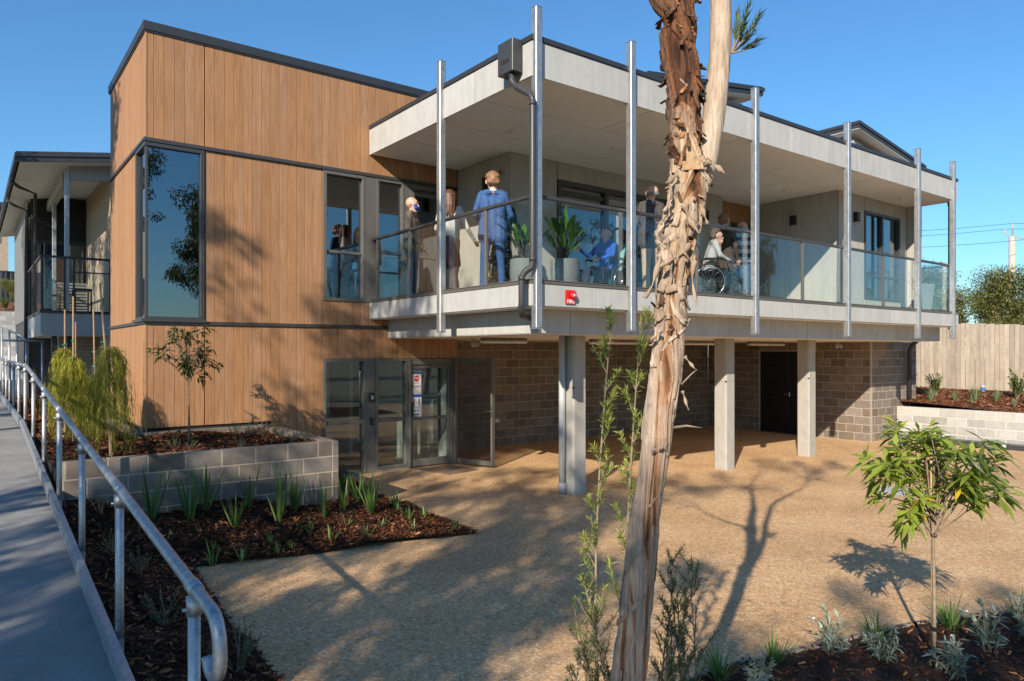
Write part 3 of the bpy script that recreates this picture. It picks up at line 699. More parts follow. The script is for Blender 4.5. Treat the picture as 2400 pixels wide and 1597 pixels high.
for s in (-1, 1):
    q = Vector(PT(ln - .04, 0)) + nrm * (.025 * s)
    mb.bar((q.x, q.y, .94), (q.x, q.y, 1.16), .035, .016, (d.x, d.y, 0)); mb.tube([(q.x, q.y, 1.06), (q.x + nrm.x * .035 * s, q.y + nrm.y * .035 * s, 1.06), (q.x + nrm.x * .035 * s - d.x * .11, q.y + nrm.y * .035 * s - d.y * .11, 1.06)], .008, 8)
mb.obj('handle', G['chrome'], lf)
# intercom and reader
mb = MB(); mb.cbox(5.70, 5.80, YT - .055, YT - .013, 1.28, 1.44, .008); ic = mb.obj('intercom', G['black'], B)
mb = MB(); mb.cbox(5.735, 5.775, YT - .062, YT - .056, 1.32, 1.39, .003); mb.obj('screen', G['zinc'], ic)
mb = MB(); mb.cbox(5.725, 5.785, YT - .05, YT - .013, .86, 1.0, .012); mb.obj('card_reader', G['black'], B)

# ---------------------------------------------------------------- balcony deck, fascias
X0, Y0, X1 = 5.72, 7.13, 18.50
mb = MB(); mb.box(X0 + .03, X1 - .03, Y0 + .03, YT - .03, 2.78, 3.06); mb.box(6.12, 18.35, 7.52, 13.34, 2.44, 2.78); mb.obj('deck_slab', G['gap'], B)
mb = MB(); mb.box(X0 + .1, X1 - .05, Y0 + .1, YT - .03, 3.061, 3.08); mb.obj('deck_floor', G['column'], B)
mb = MB(); mb.box(X0 - .012, X1 + .012, Y0 - .012, Y0 + .09, 3.047, 3.10); mb.box(X0 - .012, X0 + .09, Y0 + .09, YT - .02, 3.047, 3.10); mb.box(X1 - .08, X1 + .012, Y0 + .09, 8.3, 3.047, 3.10)
mb.box(X0 - .022, X1 + .022, Y0 - .022, Y0 - .012, 3.088, 3.10); mb.box(X0 - .022, X0 - .012, Y0 - .012, YT - .02, 3.088, 3.10); mb.obj('edge_channel', G['charlite'], B)
def panels(parent, axis, u0, u1, face, sgn, z0, z1, joints, mt='panel', ops=(), tk=.012, screws=False):
    cs = [u0] + [q for q in joints if u0 + .05 < q < u1 - .05] + [u1]
    for a, b in zip(cs, cs[1:]):
        for p, q, s0, s1 in rects_minus(a, b, z0, z1, ops):
            f0, f1 = sorted((face, face + sgn * tk))
            if q - p > .03 and s1 - s0 > .03: piece('panel', *put(axis, p + .004, q - .004, f0, f1, s0 + .002, s1 - .002), G[mt], parent, .002)
def seq(a, st, n): return [a + st * i for i in range(n)]
mb = MB(); mb.box(X0 + .014, X1 - .014, Y0 + .014, Y0 + .03, 2.765, 3.04); mb.box(X0 + .014, X0 + .03, Y0 + .03, YT - .03, 2.765, 3.04); mb.box(X1 - .03, X1 - .014, Y0 + .03, 8.3, 2.765, 3.04)
fa = mb.obj('deck_fascia', G['gap'], B)
panels(fa, 'x', X0, X1, Y0, 1, 2.758, 3.045, seq(6.85, 1.2, 11)); panels(fa, 'y', Y0 + .014, YT - .004, X0, 1, 2.758, 3.045, [7.52, 8.62, 9.83, 11.0]); panels(fa, 'y', Y0 + .014, 8.3, X1, -1, 2.758, 3.045, [])
mb = MB(); mb.box(6.104, 18.38, 7.504, 7.52, 2.43, 2.755); mb.box(6.104, 6.12, 7.52, YT - .03, 2.43, 2.755)
fb = mb.obj('beam_fascia', G['gap'], B)
panels(fb, 'x', 6.09, 18.39, 7.49, 1, 2.422, 2.757, seq(6.68, 1.2, 11), 'panel'); panels(fb, 'y', 7.504, YT - .004, 6.09, 1, 2.422, 2.757, [8.4, 9.5, 10.7], 'panel'); panels(fb, 'y', 7.504, 8.59, 18.39, -1, 2.422, 2.757, [], 'panel')
mb = MB(); mb.box(6.1, 18.36, 7.50, 13.35, 2.416, 2.4215); mb.obj('undercroft_ceiling', G['soffit'], B)
mb = MB(); mb.box(X0 + .02, 6.085, Y0 + .02, YT - .01, 2.748, 2.757); mb.box(6.085, X1 - .02, Y0 + .02, 7.485, 2.748, 2.757); mb.obj('overhang_lining', G['soffit'], B)
# ---------------------------------------------------------------- balcony roof
XR = 18.42
mb = MB(); mb.box(X0 + .03, XR - .03, Y0 + .03, 11.9, 5.72, 6.12); rf = mb.obj('balcony_roof', G['gap'], B)
panels(rf, 'x', X0, XR, Y0, 1, 5.685, 6.138, seq(6.72, 1.2, 11)); panels(rf, 'y', Y0 + .014, YT - .004, X0, 1, 5.685, 6.138, [8.45, 9.7, 10.95]); panels(rf, 'y', Y0 + .014, 8.6, XR, -1, 5.685, 6.138, [])
mb = MB(); mb.box(X0 - .02, XR + .02, Y0 - .02, Y0 + .12, 6.142, 6.205); mb.box(X0 - .02, X0 + .12, Y0 + .12, YT - .022, 6.142, 6.205); mb.box(XR - .1, XR + .02, Y0 + .12, 9.4, 6.142, 6.205); mb.obj('roof_edge', G['roof'], B)
mb = MB(); mb.box(X0 + .02, XR - .02, Y0 + .02, YT - .03, 5.715, 5.719); sf = mb.obj('balcony_soffit', G['gap'], B)
rows = [(Y0 + .016, 8.27), (8.27, 9.44), (9.44, 10.61), (10.61, YT - .026)]; offs = [7.98, 6.87, 7.98, 6.87]
for (a, b), of in zip(rows, offs):
    cs = [X0 + .016] + [of + 2.22 * i for i in range(0, 7) if of + 2.22 * i < XR - .3] + [XR - .016]
    for c, e in zip(cs, cs[1:]): piece('soffit_panel', c + .008, e - .008, a + .008, b - .008, 5.69, 5.714, G['soffit'], sf, .002)
# walls behind the balcony
SL = [(8.69, 12.4, 3.0, 5.36)]
mb = MB()
slab(mb, 'x', 7.62, 13.6, 10.115, 10.22, 3.08, 5.69, SL); mb.box(7.605, 7.70, 10.22, 11.78, 3.08, 5.69); mb.box(13.55, 13.6, 10.22, 10.5, 3.08, 5.69); mb.box(13.6, 15.25, 10.43, 10.55, 3.08, 5.69)
mb.box(15.115, 15.25, 8.34, 10.43, 3.08, 5.69); slab(mb, 'x', 15.115, 18.28, 8.215, 8.34, 3.08, 5.69, [(16.23, 17.93, 3.36, 5.38)]); mb.box(18.295, 18.39, 7.92, 12, 3.08, 5.69)
wl_ = mb.obj('balcony_wall', G['gap'], B)
panels(wl_, 'x', 7.59, 13.60, 10.10, 1, 3.085, 5.685, [8.68, 9.68, 10.7, 11.5, 12.41], 'wallpanel', SL)
panels(wl_, 'y', 10.115, YT - .01, 7.59, 1, 3.085, 5.685, [10.95], 'wallpanel')
panels(wl_, 'y', 8.215, 10.40, 15.10, 1, 3.085, 5.685, [9.35], 'wallpanel')
panels(wl_, 'x', 15.10, 18.28, 8.20, 1, 3.085, 5.685, [16.22, 17.05, 17.94], 'wallpanel', [(16.23, 17.93, 3.36, 5.38)])
panels(wl_, 'y', 7.90, 8.2, 18.28, 1, 3.085, 5.685, [], 'wallpanel'); panels(wl_, 'x', 18.293, 18.40, 7.90, 1, 3.085, 5.685, [], 'wallpanel')
boards('x', 13.61, 15.09, 10.405, [(3.085, 5.685)], [(14.32, 15.06, 3.0, 5.22)], clad)
o = window('side_door', 'x', 14.32, 15.06, 3.085, 5.22, 10.40, 1, (), (), .07, .06, 'char', 'glassin', .01, 'dark glazed door in the timber recess')
window('window', 'x', 16.23, 17.93, 3.36, 5.38, 8.20, 1, ((17.06, .07),), ((3.92, .05, None),), .06, .09, 'char', 'glassin', .015, 'four pane window at the end of the balcony')
o = window('sliding_door', 'x', 8.69, 12.4, 3.085, 5.36, 10.10, 1, ((9.95, .09), (11.2, .09)), ((5.14, .08, (0,)),), .09, .10, 'char', 'glassin', .02, 'wide dark sliding doors')
mb = MB()
for i in range(3): mb.box(10.0, 11.15, 10.12, 10.14, 5.06 + i * .035, 5.085 + i * .035)
mb.obj('blind', G['pvc'], o)
# galvanised posts through both fascias
for x, y in [(5.78, 7.12), (7.50, 7.12), (10.46, 7.12), (13.44, 7.12), (16.38, 7.12), (18.15, 7.12), (5.71, 9.33)]:
    lo, hi = 2.47, 6.555; s = .052
    mb = MB(); mb.cbox(x - s, x + s, y - s, y + s, lo, hi, .008); p = mb.obj('post', G['galv'], B)
    mb = MB(); mb.box(x - s - .004, x + s + .004, y - s - .004, y + s + .004, lo - .008, lo); mb.obj('end_plate', G['zinc'], p); mb = MB(); mb.box(x - s - .003, x + s + .003, y - s - .003, y + s + .003, hi, hi + .006); mb.obj('end_plate', G['zinc'], p)
# balustrade
YB, XB = 7.20, 5.79
LP = [5.86, 7.58, 9.05, 10.55, 12.02, 13.57, 15.02, 16.55, 18.30]; SP = [8.26, 9.41, 10.43, 11.60]
for x in LP: 
    mb = MB(); mb.cbox(x - .024, x + .024, YB - .022, YB + .022, 3.10, 4.15, .003); mb.obj('baluster', G['charlite'], B)
for y in SP:
    mb = MB(); mb.cbox(XB - .022, XB + .022, y - .024, y + .024, 3.10, 4.15, .003); mb.obj('baluster', G['charlite'], B)
for x, y in ((18.30, 7.86),):
    mb = MB(); mb.cbox(x - .022, x + .022, y - .022, y + .022, 3.10, 4.15, .003); mb.obj('baluster', G['charlite'], B)
mb = MB(); mb.cbox(XB - .028, 18.33, YB - .028, YB + .028, 4.152, 4.198, .006); mb.cbox(XB - .028, XB + .028, YB + .03, YT - .02, 4.152, 4.198, .006); mb.cbox(18.275, 18.33, YB + .03, 7.89, 4.152, 4.198, .006); mb.obj('top_rail', G['char'], B)
for a, b in zip(LP, LP[1:]): piece('glass_panel', a + .03, b - .03, YB - .005, YB + .005, 3.125, 4.145, G['glassb'], B, .002)
for a, b in zip([7.22] + SP, SP): piece('glass_panel', XB - .005, XB + .005, a + .03, b - .03, 3.125, 4.145, G['glassb'], B, .002)
piece('glass_panel', 18.295, 18.305, 7.25, 7.83, 3.125, 4.145, G['glassb'], B, .002)
# rainwater head and downpipe at the corner
mb = MB(); mb.cbox(5.54, 5.696, 7.32, 7.64, 5.77, 6.19, .006); rh = mb.obj('rainwater_head', G['char'], B)
mb = MB(); mb.box(5.536, 5.5395, 7.40, 7.56, 5.90, 5.95); mb.obj('overflow_slot', G['gap'], rh)
mb = MB(); mb.tube([(5.61, 7.42, 5.77), (5.61, 7.42, 5.66), (5.63, 7.35, 5.58), (5.66, 7.10, 5.42), (5.665, 7.06, 5.34), (5.665, 7.06, 3.32), (5.66, 7.07, 3.24), (5.61, 7.13, 3.19), (5.575, 7.17, 3.12), (5.575, 7.17, 2.80), (5.58, 7.19, 2.70), (5.66, 7.27, 2.64), (5.8, 7.4, 2.63), (6.08, 7.62, 2.63)], .042, 16)
for z in (5.30, 3.34, 3.10): mb.tube([(5.665 if z > 3.2 else 5.575, 7.06 if z > 3.2 else 7.17, z - .03), (5.665 if z > 3.2 else 5.575, 7.06 if z > 3.2 else 7.17, z + .03)], .047, 16)
mb.obj('downpipe', G['char'], B, True)
mb = MB(); mb.cbox(18.436, 18.54, 7.3, 7.5, 5.72, 6.12); mb.tube([(18.50, 7.34, 5.72), (18.56, 7.34, 5.6), (18.56, 7.34, 2.7)], .04, 12); mb.obj('end_downpipe', G['char'], B)
# columns
for x in (7.33, 11.08, 13.85):
    s = .28; c = .03; y = 8.15
    poly = [(x + c, y), (x + s - c, y), (x + s, y + c), (x + s, y + s - c), (x + s - c, y + s), (x + c, y + s), (x, y + s - c), (x, y + c)]
    mb = MB(); mb.prism(poly, -.02, 1.62); mb.prism([(px + (.001 if px < x + .14 else -.001), py + .001) for px, py in poly], 1.623, 2.418); cl_ = mb.obj('column', G['column'], B)
    mb = MB(); mb.box(x + .003, x + s - .003, y + .003, y + s - .003, 1.61, 1.635); mb.obj('pour_joint', G['gap'], cl_)
mb = MB(); mb.tube([(7.265, 8.335, -.01), (7.265, 8.335, 2.41)], .052, 18); mb.tube([(7.265, 8.335, .0), (7.265, 8.335, .16)], .058, 18); mb.tube([(7.265, 8.335, .62), (7.265, 8.335, .63)], .056, 18); pp = mb.obj('drain_pipe', G['pvc'], B, True)
mb = MB()
for z in (.65, 2.1): mb.box(7.30, 7.34, 8.32, 8.35, z, z + .03)
mb.obj('bracket', G['zinc'], pp)
# clerestory roofs behind
def clerestory(xa, za, xb, zb_, ya, yb):
    mb = MB(); ov = .35
    mb.add([(xa, ya, 5.5), (xb, ya, 5.5), (xb, yb, 5.5), (xa, yb, 5.5), (xa, ya, za - .3), (xb, ya, zb_ - .3), (xb, yb, zb_ - .3), (xa, yb, za - .3)], [(0, 1, 5, 4), (1, 2, 6, 5), (2, 3, 7, 6), (3, 0, 4, 7), (4, 5, 6, 7)])
    bd = mb.obj('clerestory', G['panel'], B)
    s = (zb_ - za) / (xb - xa); A = xa - ov; Bx = xb + ov; zA = za - s * ov; zB = zb_ + s * ov
    def rf_(y0, y1, d0, d1, xa_=0, xb_=0):
        m2.add([(A - xa_, y0, zA + d0), (Bx + xb_, y0, zB + d0), (Bx + xb_, y1, zB + d0), (A - xa_, y1, zA + d0), (A - xa_, y0, zA + d1), (Bx + xb_, y0, zB + d1), (Bx + xb_, y1, zB + d1), (A - xa_, y1, zA + d1)],
               [(0, 3, 2, 1), (4, 5, 6, 7), (0, 1, 5, 4), (1, 2, 6, 5), (2, 3, 7, 6), (3, 0, 4, 7)])
    m2 = MB(); rf_(ya - ov, yb + ov, -.18, -.16); m2.obj('eave_lining', G['soffit'], bd)
    m2 = MB(); rf_(ya - ov - .02, yb + ov + .02, -.158, -.06, .02, .02); rf_(ya - ov - .05, yb + ov + .05, -.05, .03, .05, .05); rf_(ya - ov - .03, yb + ov, .032, .06); m2.obj('skillion_roof', G['roof'], bd)
clerestory(21.5, 8.95, 25.1, 8.4, 11.2, 16.5)
clerestory(12.3, 8.35, 15.9, 8.85, 11.2, 16.5)
# ================================================================ fittings on the building
def batten(x0, x1, y, label):
    t = thing('batten_light', label, 'light', ((x0 + x1) / 2, y, 2.41), 'batten lights under the balcony')
    mb = MB(); mb.cbox(x0, x1, y - .055, y + .055, 2.365, 2.414, .012); b = mb.obj('housing', G['charlite'], t)
    mb = MB(); mb.cbox(x0 - .012, x1 + .012, y - .06, y + .06, 2.318, 2.366, .018); mb.obj('diffuser', G['diff'], t)
    mb = MB(); n = 5
    for i in range(n): q = x0 + (x1 - x0) * (i + .5) / n; mb.box(q - .012, q + .012, y - .066, y - .056, 2.345, 2.385)
    mb.obj('clip', G['zinc'], t)
batten(7.06, 8.02, 10.2, 'batten light on the undercroft ceiling near the open screen door')
batten(9.62, 10.9, 10.2, 'batten light on the undercroft ceiling beside the column with a drain pipe')
batten(12.3, 13.5, 10.2, 'batten light on the undercroft ceiling between the two bare columns and the tree')
batten(14.76, 16.15, 10.2, 'batten light on the undercroft ceiling by the black door')
def flood(x, y, z, label, rz):
    t = thing('flood_light', label, 'light', (x, y, z), None, rz)
    mb = MB(); mb.lathe([(.05, 0), (.05, -.02), (.018, -.03), (.018, -.06)], (0, 0, 0), 14); mb.obj('bracket', G['pvc'], t, True, True)
    for s in (-1, 1):
        m2 = MB(); m2.tube([(.01 * s, 0, -.06), (.05 * s, -.02, -.09), (.07 * s, -.07, -.14)], [.02, .035, .045], 12); m2.obj('lamp_head', G['pvc'], t, True, True)
flood(7.35, 10.9, 2.416, 'twin sensor flood light under the balcony next to the timber wall', .4)
flood(16.9, 9.2, 2.416, 'twin sensor flood light under the balcony near the block wall end', -.3)
t = thing('flood_light', 'twin spot light high on the panel wall above the man in a blue suit', 'light', (7.56, 10.45, 5.4))
mb = MB(); mb.cbox(7.56, 7.588, 10.38, 10.52, 5.36, 5.46, .006); mb.obj('bracket', G['wallpanel'], t)
for s in (-1, 1): m2 = MB(); m2.tube([(7.56, 10.45 + s * .03, 5.4), (7.50, 10.45 + s * .09, 5.37), (7.42, 10.45 + s * .12, 5.32)], [.02, .04, .05], 12); m2.obj('lamp_head', G['wallpanel'], t, True)
def wlight(x0, x1, y0, y1, z0, z1, label):
    t = thing('wall_light', label, 'light', ((x0 + x1) / 2, (y0 + y1) / 2, z0), 'black wall lights on the balcony')
    mb = MB(); mb.cbox(x0, x1, y0, y1, z0, z1, .004); mb.obj('lamp_body', G['black'], t)
    mb = MB(); mb.box(x0 + .012, x1 - .012, y0 + .012, y1 - .012, z0 - .003, z0 - .0005); mb.obj('lens', G['diff'], t)
wlight(12.88, 13.0, 10.0, 10.098, 5.06, 5.28, 'black box light on the panel wall beside the timber recess')
wlight(15.0, 15.098, 9.19, 9.31, 5.06, 5.28, 'black box light on the panel return beside the sliding recess')
wlight(15.73, 15.85, 8.10, 8.198, 5.06, 5.28, 'black box light beside the four pane window')
wlight(7.49, 7.588, 10.72, 10.82, 5.06, 5.36, 'black box light on the wall behind the man in a blue suit')
for i, (x, y, z, lb) in enumerate([(6.9, 9.15, 5.69, 'over the short balcony side'), (8.9, 8.85, 5.69, 'over the potted lily'), (14.2, 8.9, 5.69, 'over the timber recess'), (17.0, 7.75, 5.69, 'over the four pane window')]):
    t = thing('smoke_detector', 'small round detector on the balcony ceiling ' + lb, 'detector', (x, y, z), 'ceiling detectors')
    mb = MB(); mb.lathe([(.055, -.001), (.055, -.018), (.03, -.035)], (x, y, z), 16); mb.obj('dome', G['white'], t, True)
    mb = MB(); mb.lathe([(.065, -.0005), (.065, -.008)], (x, y, z), 16); mb.obj('rim', G['white'], t, True)
# text helper
def text_mesh(body, size, depth=.0015):
    cu = bpy.data.curves.new('txt', 'FONT'); cu.body = body; cu.size = size; cu.extrude = depth; cu.align_x = 'CENTER'; cu.align_y = 'CENTER'; cu.resolution_u = 3; cu.offset = size * .012
    o = bpy.data.objects.new('txt', cu); col.objects.link(o)
    dg = bpy.context.evaluated_depsgraph_get(); me = bpy.data.meshes.new_from_object(o.evaluated_get(dg))
    bpy.data.objects.remove(o); bpy.data.curves.remove(cu); return me
def text_obj(name, body, size, loc, mt, parent, sx=1.0):
    me = text_mesh(body, size); me.materials.clear(); me.materials.append(mt)
    me.transform(Matrix.Translation(loc) @ Matrix.Rotation(R(90), 4, 'X') @ Matrix.Scale(sx, 4, (1, 0, 0)))
    return mobj(name, me, parent)
t = thing('fire_alarm_sounder', 'red FIRE alarm sounder plate on the pale deck fascia', 'alarm', (6.345, 7.12, 2.8))
mb = MB(); mb.cbox(6.262, 6.43, 7.108, 7.128, 2.80, 2.985, .003); mb.obj('plate', G['red'], t)
mb = MB(); 
prof = [(.052, 0), (.052, .03), (.036, .05), (.03, .05), (.03, .04)]
mb.lathe(prof, (0, 0, 0), 20); me = mb.mesh('horn', True, (G['red'],)); me.transform(Matrix.Translation((6.372, 7.108, 2.915)) @ Matrix.Rotation(R(90), 4, 'X')); mobj('horn', me, t)
mb = MB(); mb.lathe([(.022, 0), (.022, .052), (.012, .056)], (0, 0, 0), 16); me = mb.mesh('lens', True, (G['pvc'],)); me.transform(Matrix.Translation((6.372, 7.108, 2.915)) @ Matrix.Rotation(R(90), 4, 'X')); mobj('lens', me, t)
text_obj('lettering', 'FIRE', .072, (6.346, 7.1065, 2.832), G['white'], t, 1.0)
# notices on the entry door
t = thing('door_notice', 'tall white paper notice with a red STOP sign on the entry door', 'notice', (6.69, 11.85, .93))
yy = YT + .030
G['paper'] = plain('paper', (.78, .78, .80), .8, 0, .02); G['inkblue'] = plain('blue_ink', (.02, .09, .38), .6); G['inkred'] = plain('red_ink', (.62, .02, .03), .6); G['inkpurple'] = plain('purple_ink', (.13, .02, .13), .6); G['inkgrey'] = plain('grey_ink', (.35, .35, .38), .7); G['inkteal'] = plain('teal_ink', (.15, .42, .50), .7)
mb = MB(); mb.box(6.60, 6.80, yy - .004, yy, 1.38, 1.80); mb.box(6.605, 6.805, yy - .003, yy + .001, .935, 1.375); mb.obj('sheet', G['paper'], t)
mb = MB(); mb.box(6.605, 6.795, yy - .0062, yy - .0045, 1.755, 1.795); mb.box(6.61, 6.80, yy - .0052, yy - .0035, 1.32, 1.37); mb.obj('header', G['inkblue'], t)
oc = [(6.70 + .062 * math.cos(R(22.5 + 45 * i)), 1.67 + .062 * math.sin(R(22.5 + 45 * i))) for i in range(8)]
mb = MB(); mb.add([(x, yy - .0062, z) for x, z in oc], [tuple(range(8))]); mb.obj('octagon', G['inkred'], t)
text_obj('lettering', 'STOP', .047, (6.70, yy - .0072, 1.67), G['paper'], t, 1.0)
mb = MB(); mb.box(6.61, 6.79, yy - .0062, yy - .0045, 1.52, 1.535); mb.obj('band', G['inkpurple'], t)
mb = MB()
for z, a, b in ((1.585, 6.62, 6.77), (1.57, 6.62, 6.74), (1.50, 6.62, 6.76), (1.485, 6.62, 6.70), (1.135, 6.63, 6.78), (1.12, 6.63, 6.74), (1.0, 6.64, 6.77)): mb.box(a, b, yy - .0058, yy - .0048, z, z + .006)
mb.obj('print', G['inkgrey'], t)
mb = MB()
for cx_ in (6.645, 6.755):
    mb.lathe([(.001, 0), (.013, .008), (.013, .018), (.001, .026)], (cx_, yy - .006, 1.265), 8); mb.box(cx_ - .012, cx_ + .012, yy - .0066, yy - .0045, 1.19, 1.262); mb.box(cx_ - .009, cx_ + .009, yy - .0066, yy - .0045, 1.16, 1.19)
mb.box(6.672, 6.728, yy - .0062, yy - .0045, 1.222, 1.228); mb.obj('pictogram', G['inkpurple'], t)
mb = MB(); mb.box(6.64, 6.69, yy - .0052, yy - .0035, 1.05, 1.085); mb.box(6.70, 6.73, yy - .0052, yy - .0035, 1.055, 1.08); mb.box(6.65, 6.72, yy - .0052, yy - .0035, .955, .97); mb.obj('logo', G['inkteal'], t)
# mat, pit
t = thing('door_mat', 'brown coir mat in front of the entry door', 'mat', (7.0, 11.3, 0)); mb = MB(); mb.add([(6.56, 11.7, .004), (6.75, 10.78, .004), (7.48, 10.90, .004), (7.36, 11.7, .004), (6.565, 11.695, .016), (6.755, 10.785, .016), (7.475, 10.905, .016), (7.355, 11.695, .016)], [(4, 5, 6, 7), (0, 1, 5, 4), (1, 2, 6, 5), (2, 3, 7, 6), (3, 0, 4, 7)]); mb.obj('pile', G['mat'], t)
t = thing('drain_pit_lid', 'pale square pit lid in the paving behind the long leaved sapling', 'pit lid', (11.5, 5.2, 0)); mb = MB(); mb.box(11.15, 11.85, 4.95, 5.6, .001, .012); mb.obj('frame', G['zinc'], t); mb = MB(); mb.box(11.19, 11.81, 4.99, 5.56, .013, .018); mb.obj('lid', G['panel'], t)
t = thing('power_point', 'small white outlet box on the shaded block wall', 'outlet', (9.6, 13.3, .55)); mb = MB(); mb.cbox(9.55, 9.70, 13.29, 13.348, .55, .65, .006); mb.obj('box', G['pvc'], t); mb = MB(); mb.cbox(9.58, 9.67, 13.283, 13.289, .57, .63, .004); mb.obj('cover', G['white'], t)

# ================================================================ ramp handrail
XH = .735; RAIL_R = .026
def clamp_z(y): return CAM_H + min(-1.03 + .0697 * (y - 3.12), -.29)
t = thing('ramp_handrail', 'galvanised steel handrail with a curled end along the concrete ramp', 'handrail', (XH, 3.1, 0))
path = [(XH, 24.8, clamp_z(24.8) + .07)] + [(XH, y, clamp_z(y) + .07) for y in (20, 16, 13.75, 13.0, 10, 7, 5, 3.6, 3.12)]
rr = .115; cy, cz = 2.86, clamp_z(2.86) + .07 - rr
for a in (90, 102, 115, 130, 145, 160, 180): path.append((XH, cy + rr * math.cos(R(a)), cz + rr * math.sin(R(a))))
path += [(XH, cy - rr, cz - .03)]
r2 = .082; c2y, c2z = cy - rr + r2, cz - .04
for a in (180, 200, 220, 240, 260, 280, 300, 320, 335): path.append((XH, c2y + r2 * math.cos(R(a)), c2z + r2 * math.sin(R(a))))
mb = MB(); mb.tube(path, RAIL_R, 20); mb.obj('rail', G['galv'], t, True)
for i in range(12):
    y = 3.12 + 1.81 * i; zb_ = ramp_z(y) - .25; zt = clamp_z(y)
    mb = MB(); mb.tube([(XH, y, zb_), (XH, y, zt + .03)], .0245, 16); p = mb.obj('post', G['galv'], t, True)
    mb = MB(); mb.tube([(XH, y, zt - .04), (XH, y, zt + .035)], .031, 16); mb.tube([(XH, y - .045, zt + .07 - .003), (XH, y + .045, zt + .07 + .003)], .0315, 16); mb.tube([(XH - .045, y, zt - .015), (XH - .02, y, zt - .015)], .008, 8); mb.obj('clamp', G['galv'], p, True)
    mb = MB(); mb.cbox(XH - .055, XH + .02, y - .03, y + .03, ramp_z(y) + .02, ramp_z(y) + .10, .004); mb.obj('bracket', G['zinc'], p)
mb = MB(); ys_ = [-.1, 2.0, 3.9, 5.85, 8.1, 10.4, 13.7, 18.5, 24.5]
for a, b in zip(ys_, ys_[1:]):
    za, zb_ = ramp_z(a) + .15, ramp_z(b) + .15
    for x0, x1, d0, d1 in ((XH - .075, XH - .060, -.115, 0), (XH - .060, XH - .028, -.012, 0), (XH - .060, XH - .028, -.115, -.103), (XH - .079, XH - .0752, -.07, -.045)):
        y0, y1 = a + .003, b - .003
        mb.add([(x0, y0, za + d0), (x1, y0, za + d0), (x1, y1, zb_ + d0), (x0, y1, zb_ + d0), (x0, y0, za + d1), (x1, y0, za + d1), (x1, y1, zb_ + d1), (x0, y1, zb_ + d1)], [(0, 3, 2, 1), (4, 5, 6, 7), (0, 1, 5, 4), (1, 2, 6, 5), (2, 3, 7, 6), (3, 0, 4, 7)])
mb.obj('toe_rail', G['galv'], t)
# second flight of railing up at the landing
t = thing('landing_handrail', 'galvanised handrail turning across the landing below the wing deck', 'handrail', (1.2, 19.6, .9))
zl = 2.42
mb = MB(); mb.tube([(.60, 19.3, zl), (1.05, 19.55, zl), (1.38, 19.7, zl)], .024, 12); mb.tube([(.42, 34.0, 3.45), (1.02, 21.0, 2.55), (1.06, 19.8, 2.42)], .024, 12); mb.obj('rail', G['galv'], t, True)
for i, (x, y, z) in enumerate([(1.36, 19.7, 2.42), (1.05, 19.6, 2.42), (.98, 22, 2.62), (.9, 24, 2.76), (.8, 26, 2.9), (.7, 28, 3.03), (.62, 30, 3.17), (.52, 32, 3.31)]):
    mb = MB(); mb.tube([(x, y, .8), (x, y, z)], .024, 10); mb.obj('post', G['galv'], t, True)
mb = MB(); mb.bar((1.04, 19.8, 1.55), (.44, 34, 2.5), .03, .11); mb.obj('toe_rail', G['galv'], t)

# ================================================================ left wing
W = thing('wing_building', 'smaller wing with a skillion roof, brick wall and shaded glass balcony', 'building', (2, 20, .9))
YW, XW = 18.85, 1.27
mb = MB(); mb.box(XW, 6, YW, YW + .012, 2.53, 3.03); mb.box(XW, XW + .012, YW + .012, 23.2, 2.53, 3.03); mb.obj('deck_fascia', G['panel'], W)
mb = MB(); mb.box(XW + .013, 6, YW + .013, 23.2, 2.54, 3.03); mb.obj('deck', G['soffit'], W)
mb = MB(); mb.box(XW - .02, 6, YW - .02, YW + .07, 3.032, 3.09); mb.box(XW - .02, XW + .07, YW + .07, 23.2, 3.032, 3.09); mb.obj('edge_channel', G['char'], W)
mb = MB(); mb.cbox(XW - .01, 6, YW, YW + .05, 4.26, 4.31); mb.cbox(XW - .01, XW + .04, YW + .06, 23.2, 4.26, 4.31); mb.cbox(1.86, 6, YW + .01, YW + .04, 3.95, 3.98); mb.obj('top_rail', G['char'], W)
for x in (1.29, 1.72, 1.90, 2.62):
    mb = MB(); mb.box(x - .02, x + .02, YW, YW + .04, 3.09, 4.26); mb.obj('baluster', G['char'], W)
for y in (20.2, 21.6, 23.0):
    mb = MB(); mb.box(XW, XW + .04, y - .02, y + .02, 3.09, 4.26); mb.obj('baluster', G['char'], W)
piece('glass_panel', 1.32, 1.70, YW + .015, YW + .025, 3.12, 4.25, G['glassb'], W); piece('glass_panel', 1.93, 2.60, YW + .015, YW + .025, 3.12, 3.94, G['glassb'], W)
for a, b in ((18.95, 20.15), (20.25, 21.55), (21.65, 22.95)): piece('glass_panel', XW + .015, XW + .025, a, b, 3.12, 4.25, G['glassb'], W)
for x, y in ((1.77, 18.93), (1.77, 21.9)): mb = MB(); mb.cbox(x - .045, x + .045, y - .045, y + .045, 3.05, 6.25, .006); mb.obj('post', G['galv'], W)
mb = MB(); mb.bar((1.82, 18.98, 6.22), (6, 18.98, 6.72), .16, .36); mb.obj('beam', G['panel'], W)
mb = MB(); mb.box(1.70, 1.84, 19.1, 29, 5.98, 6.23); mb.obj('side_beam', G['wallpanel'], W)
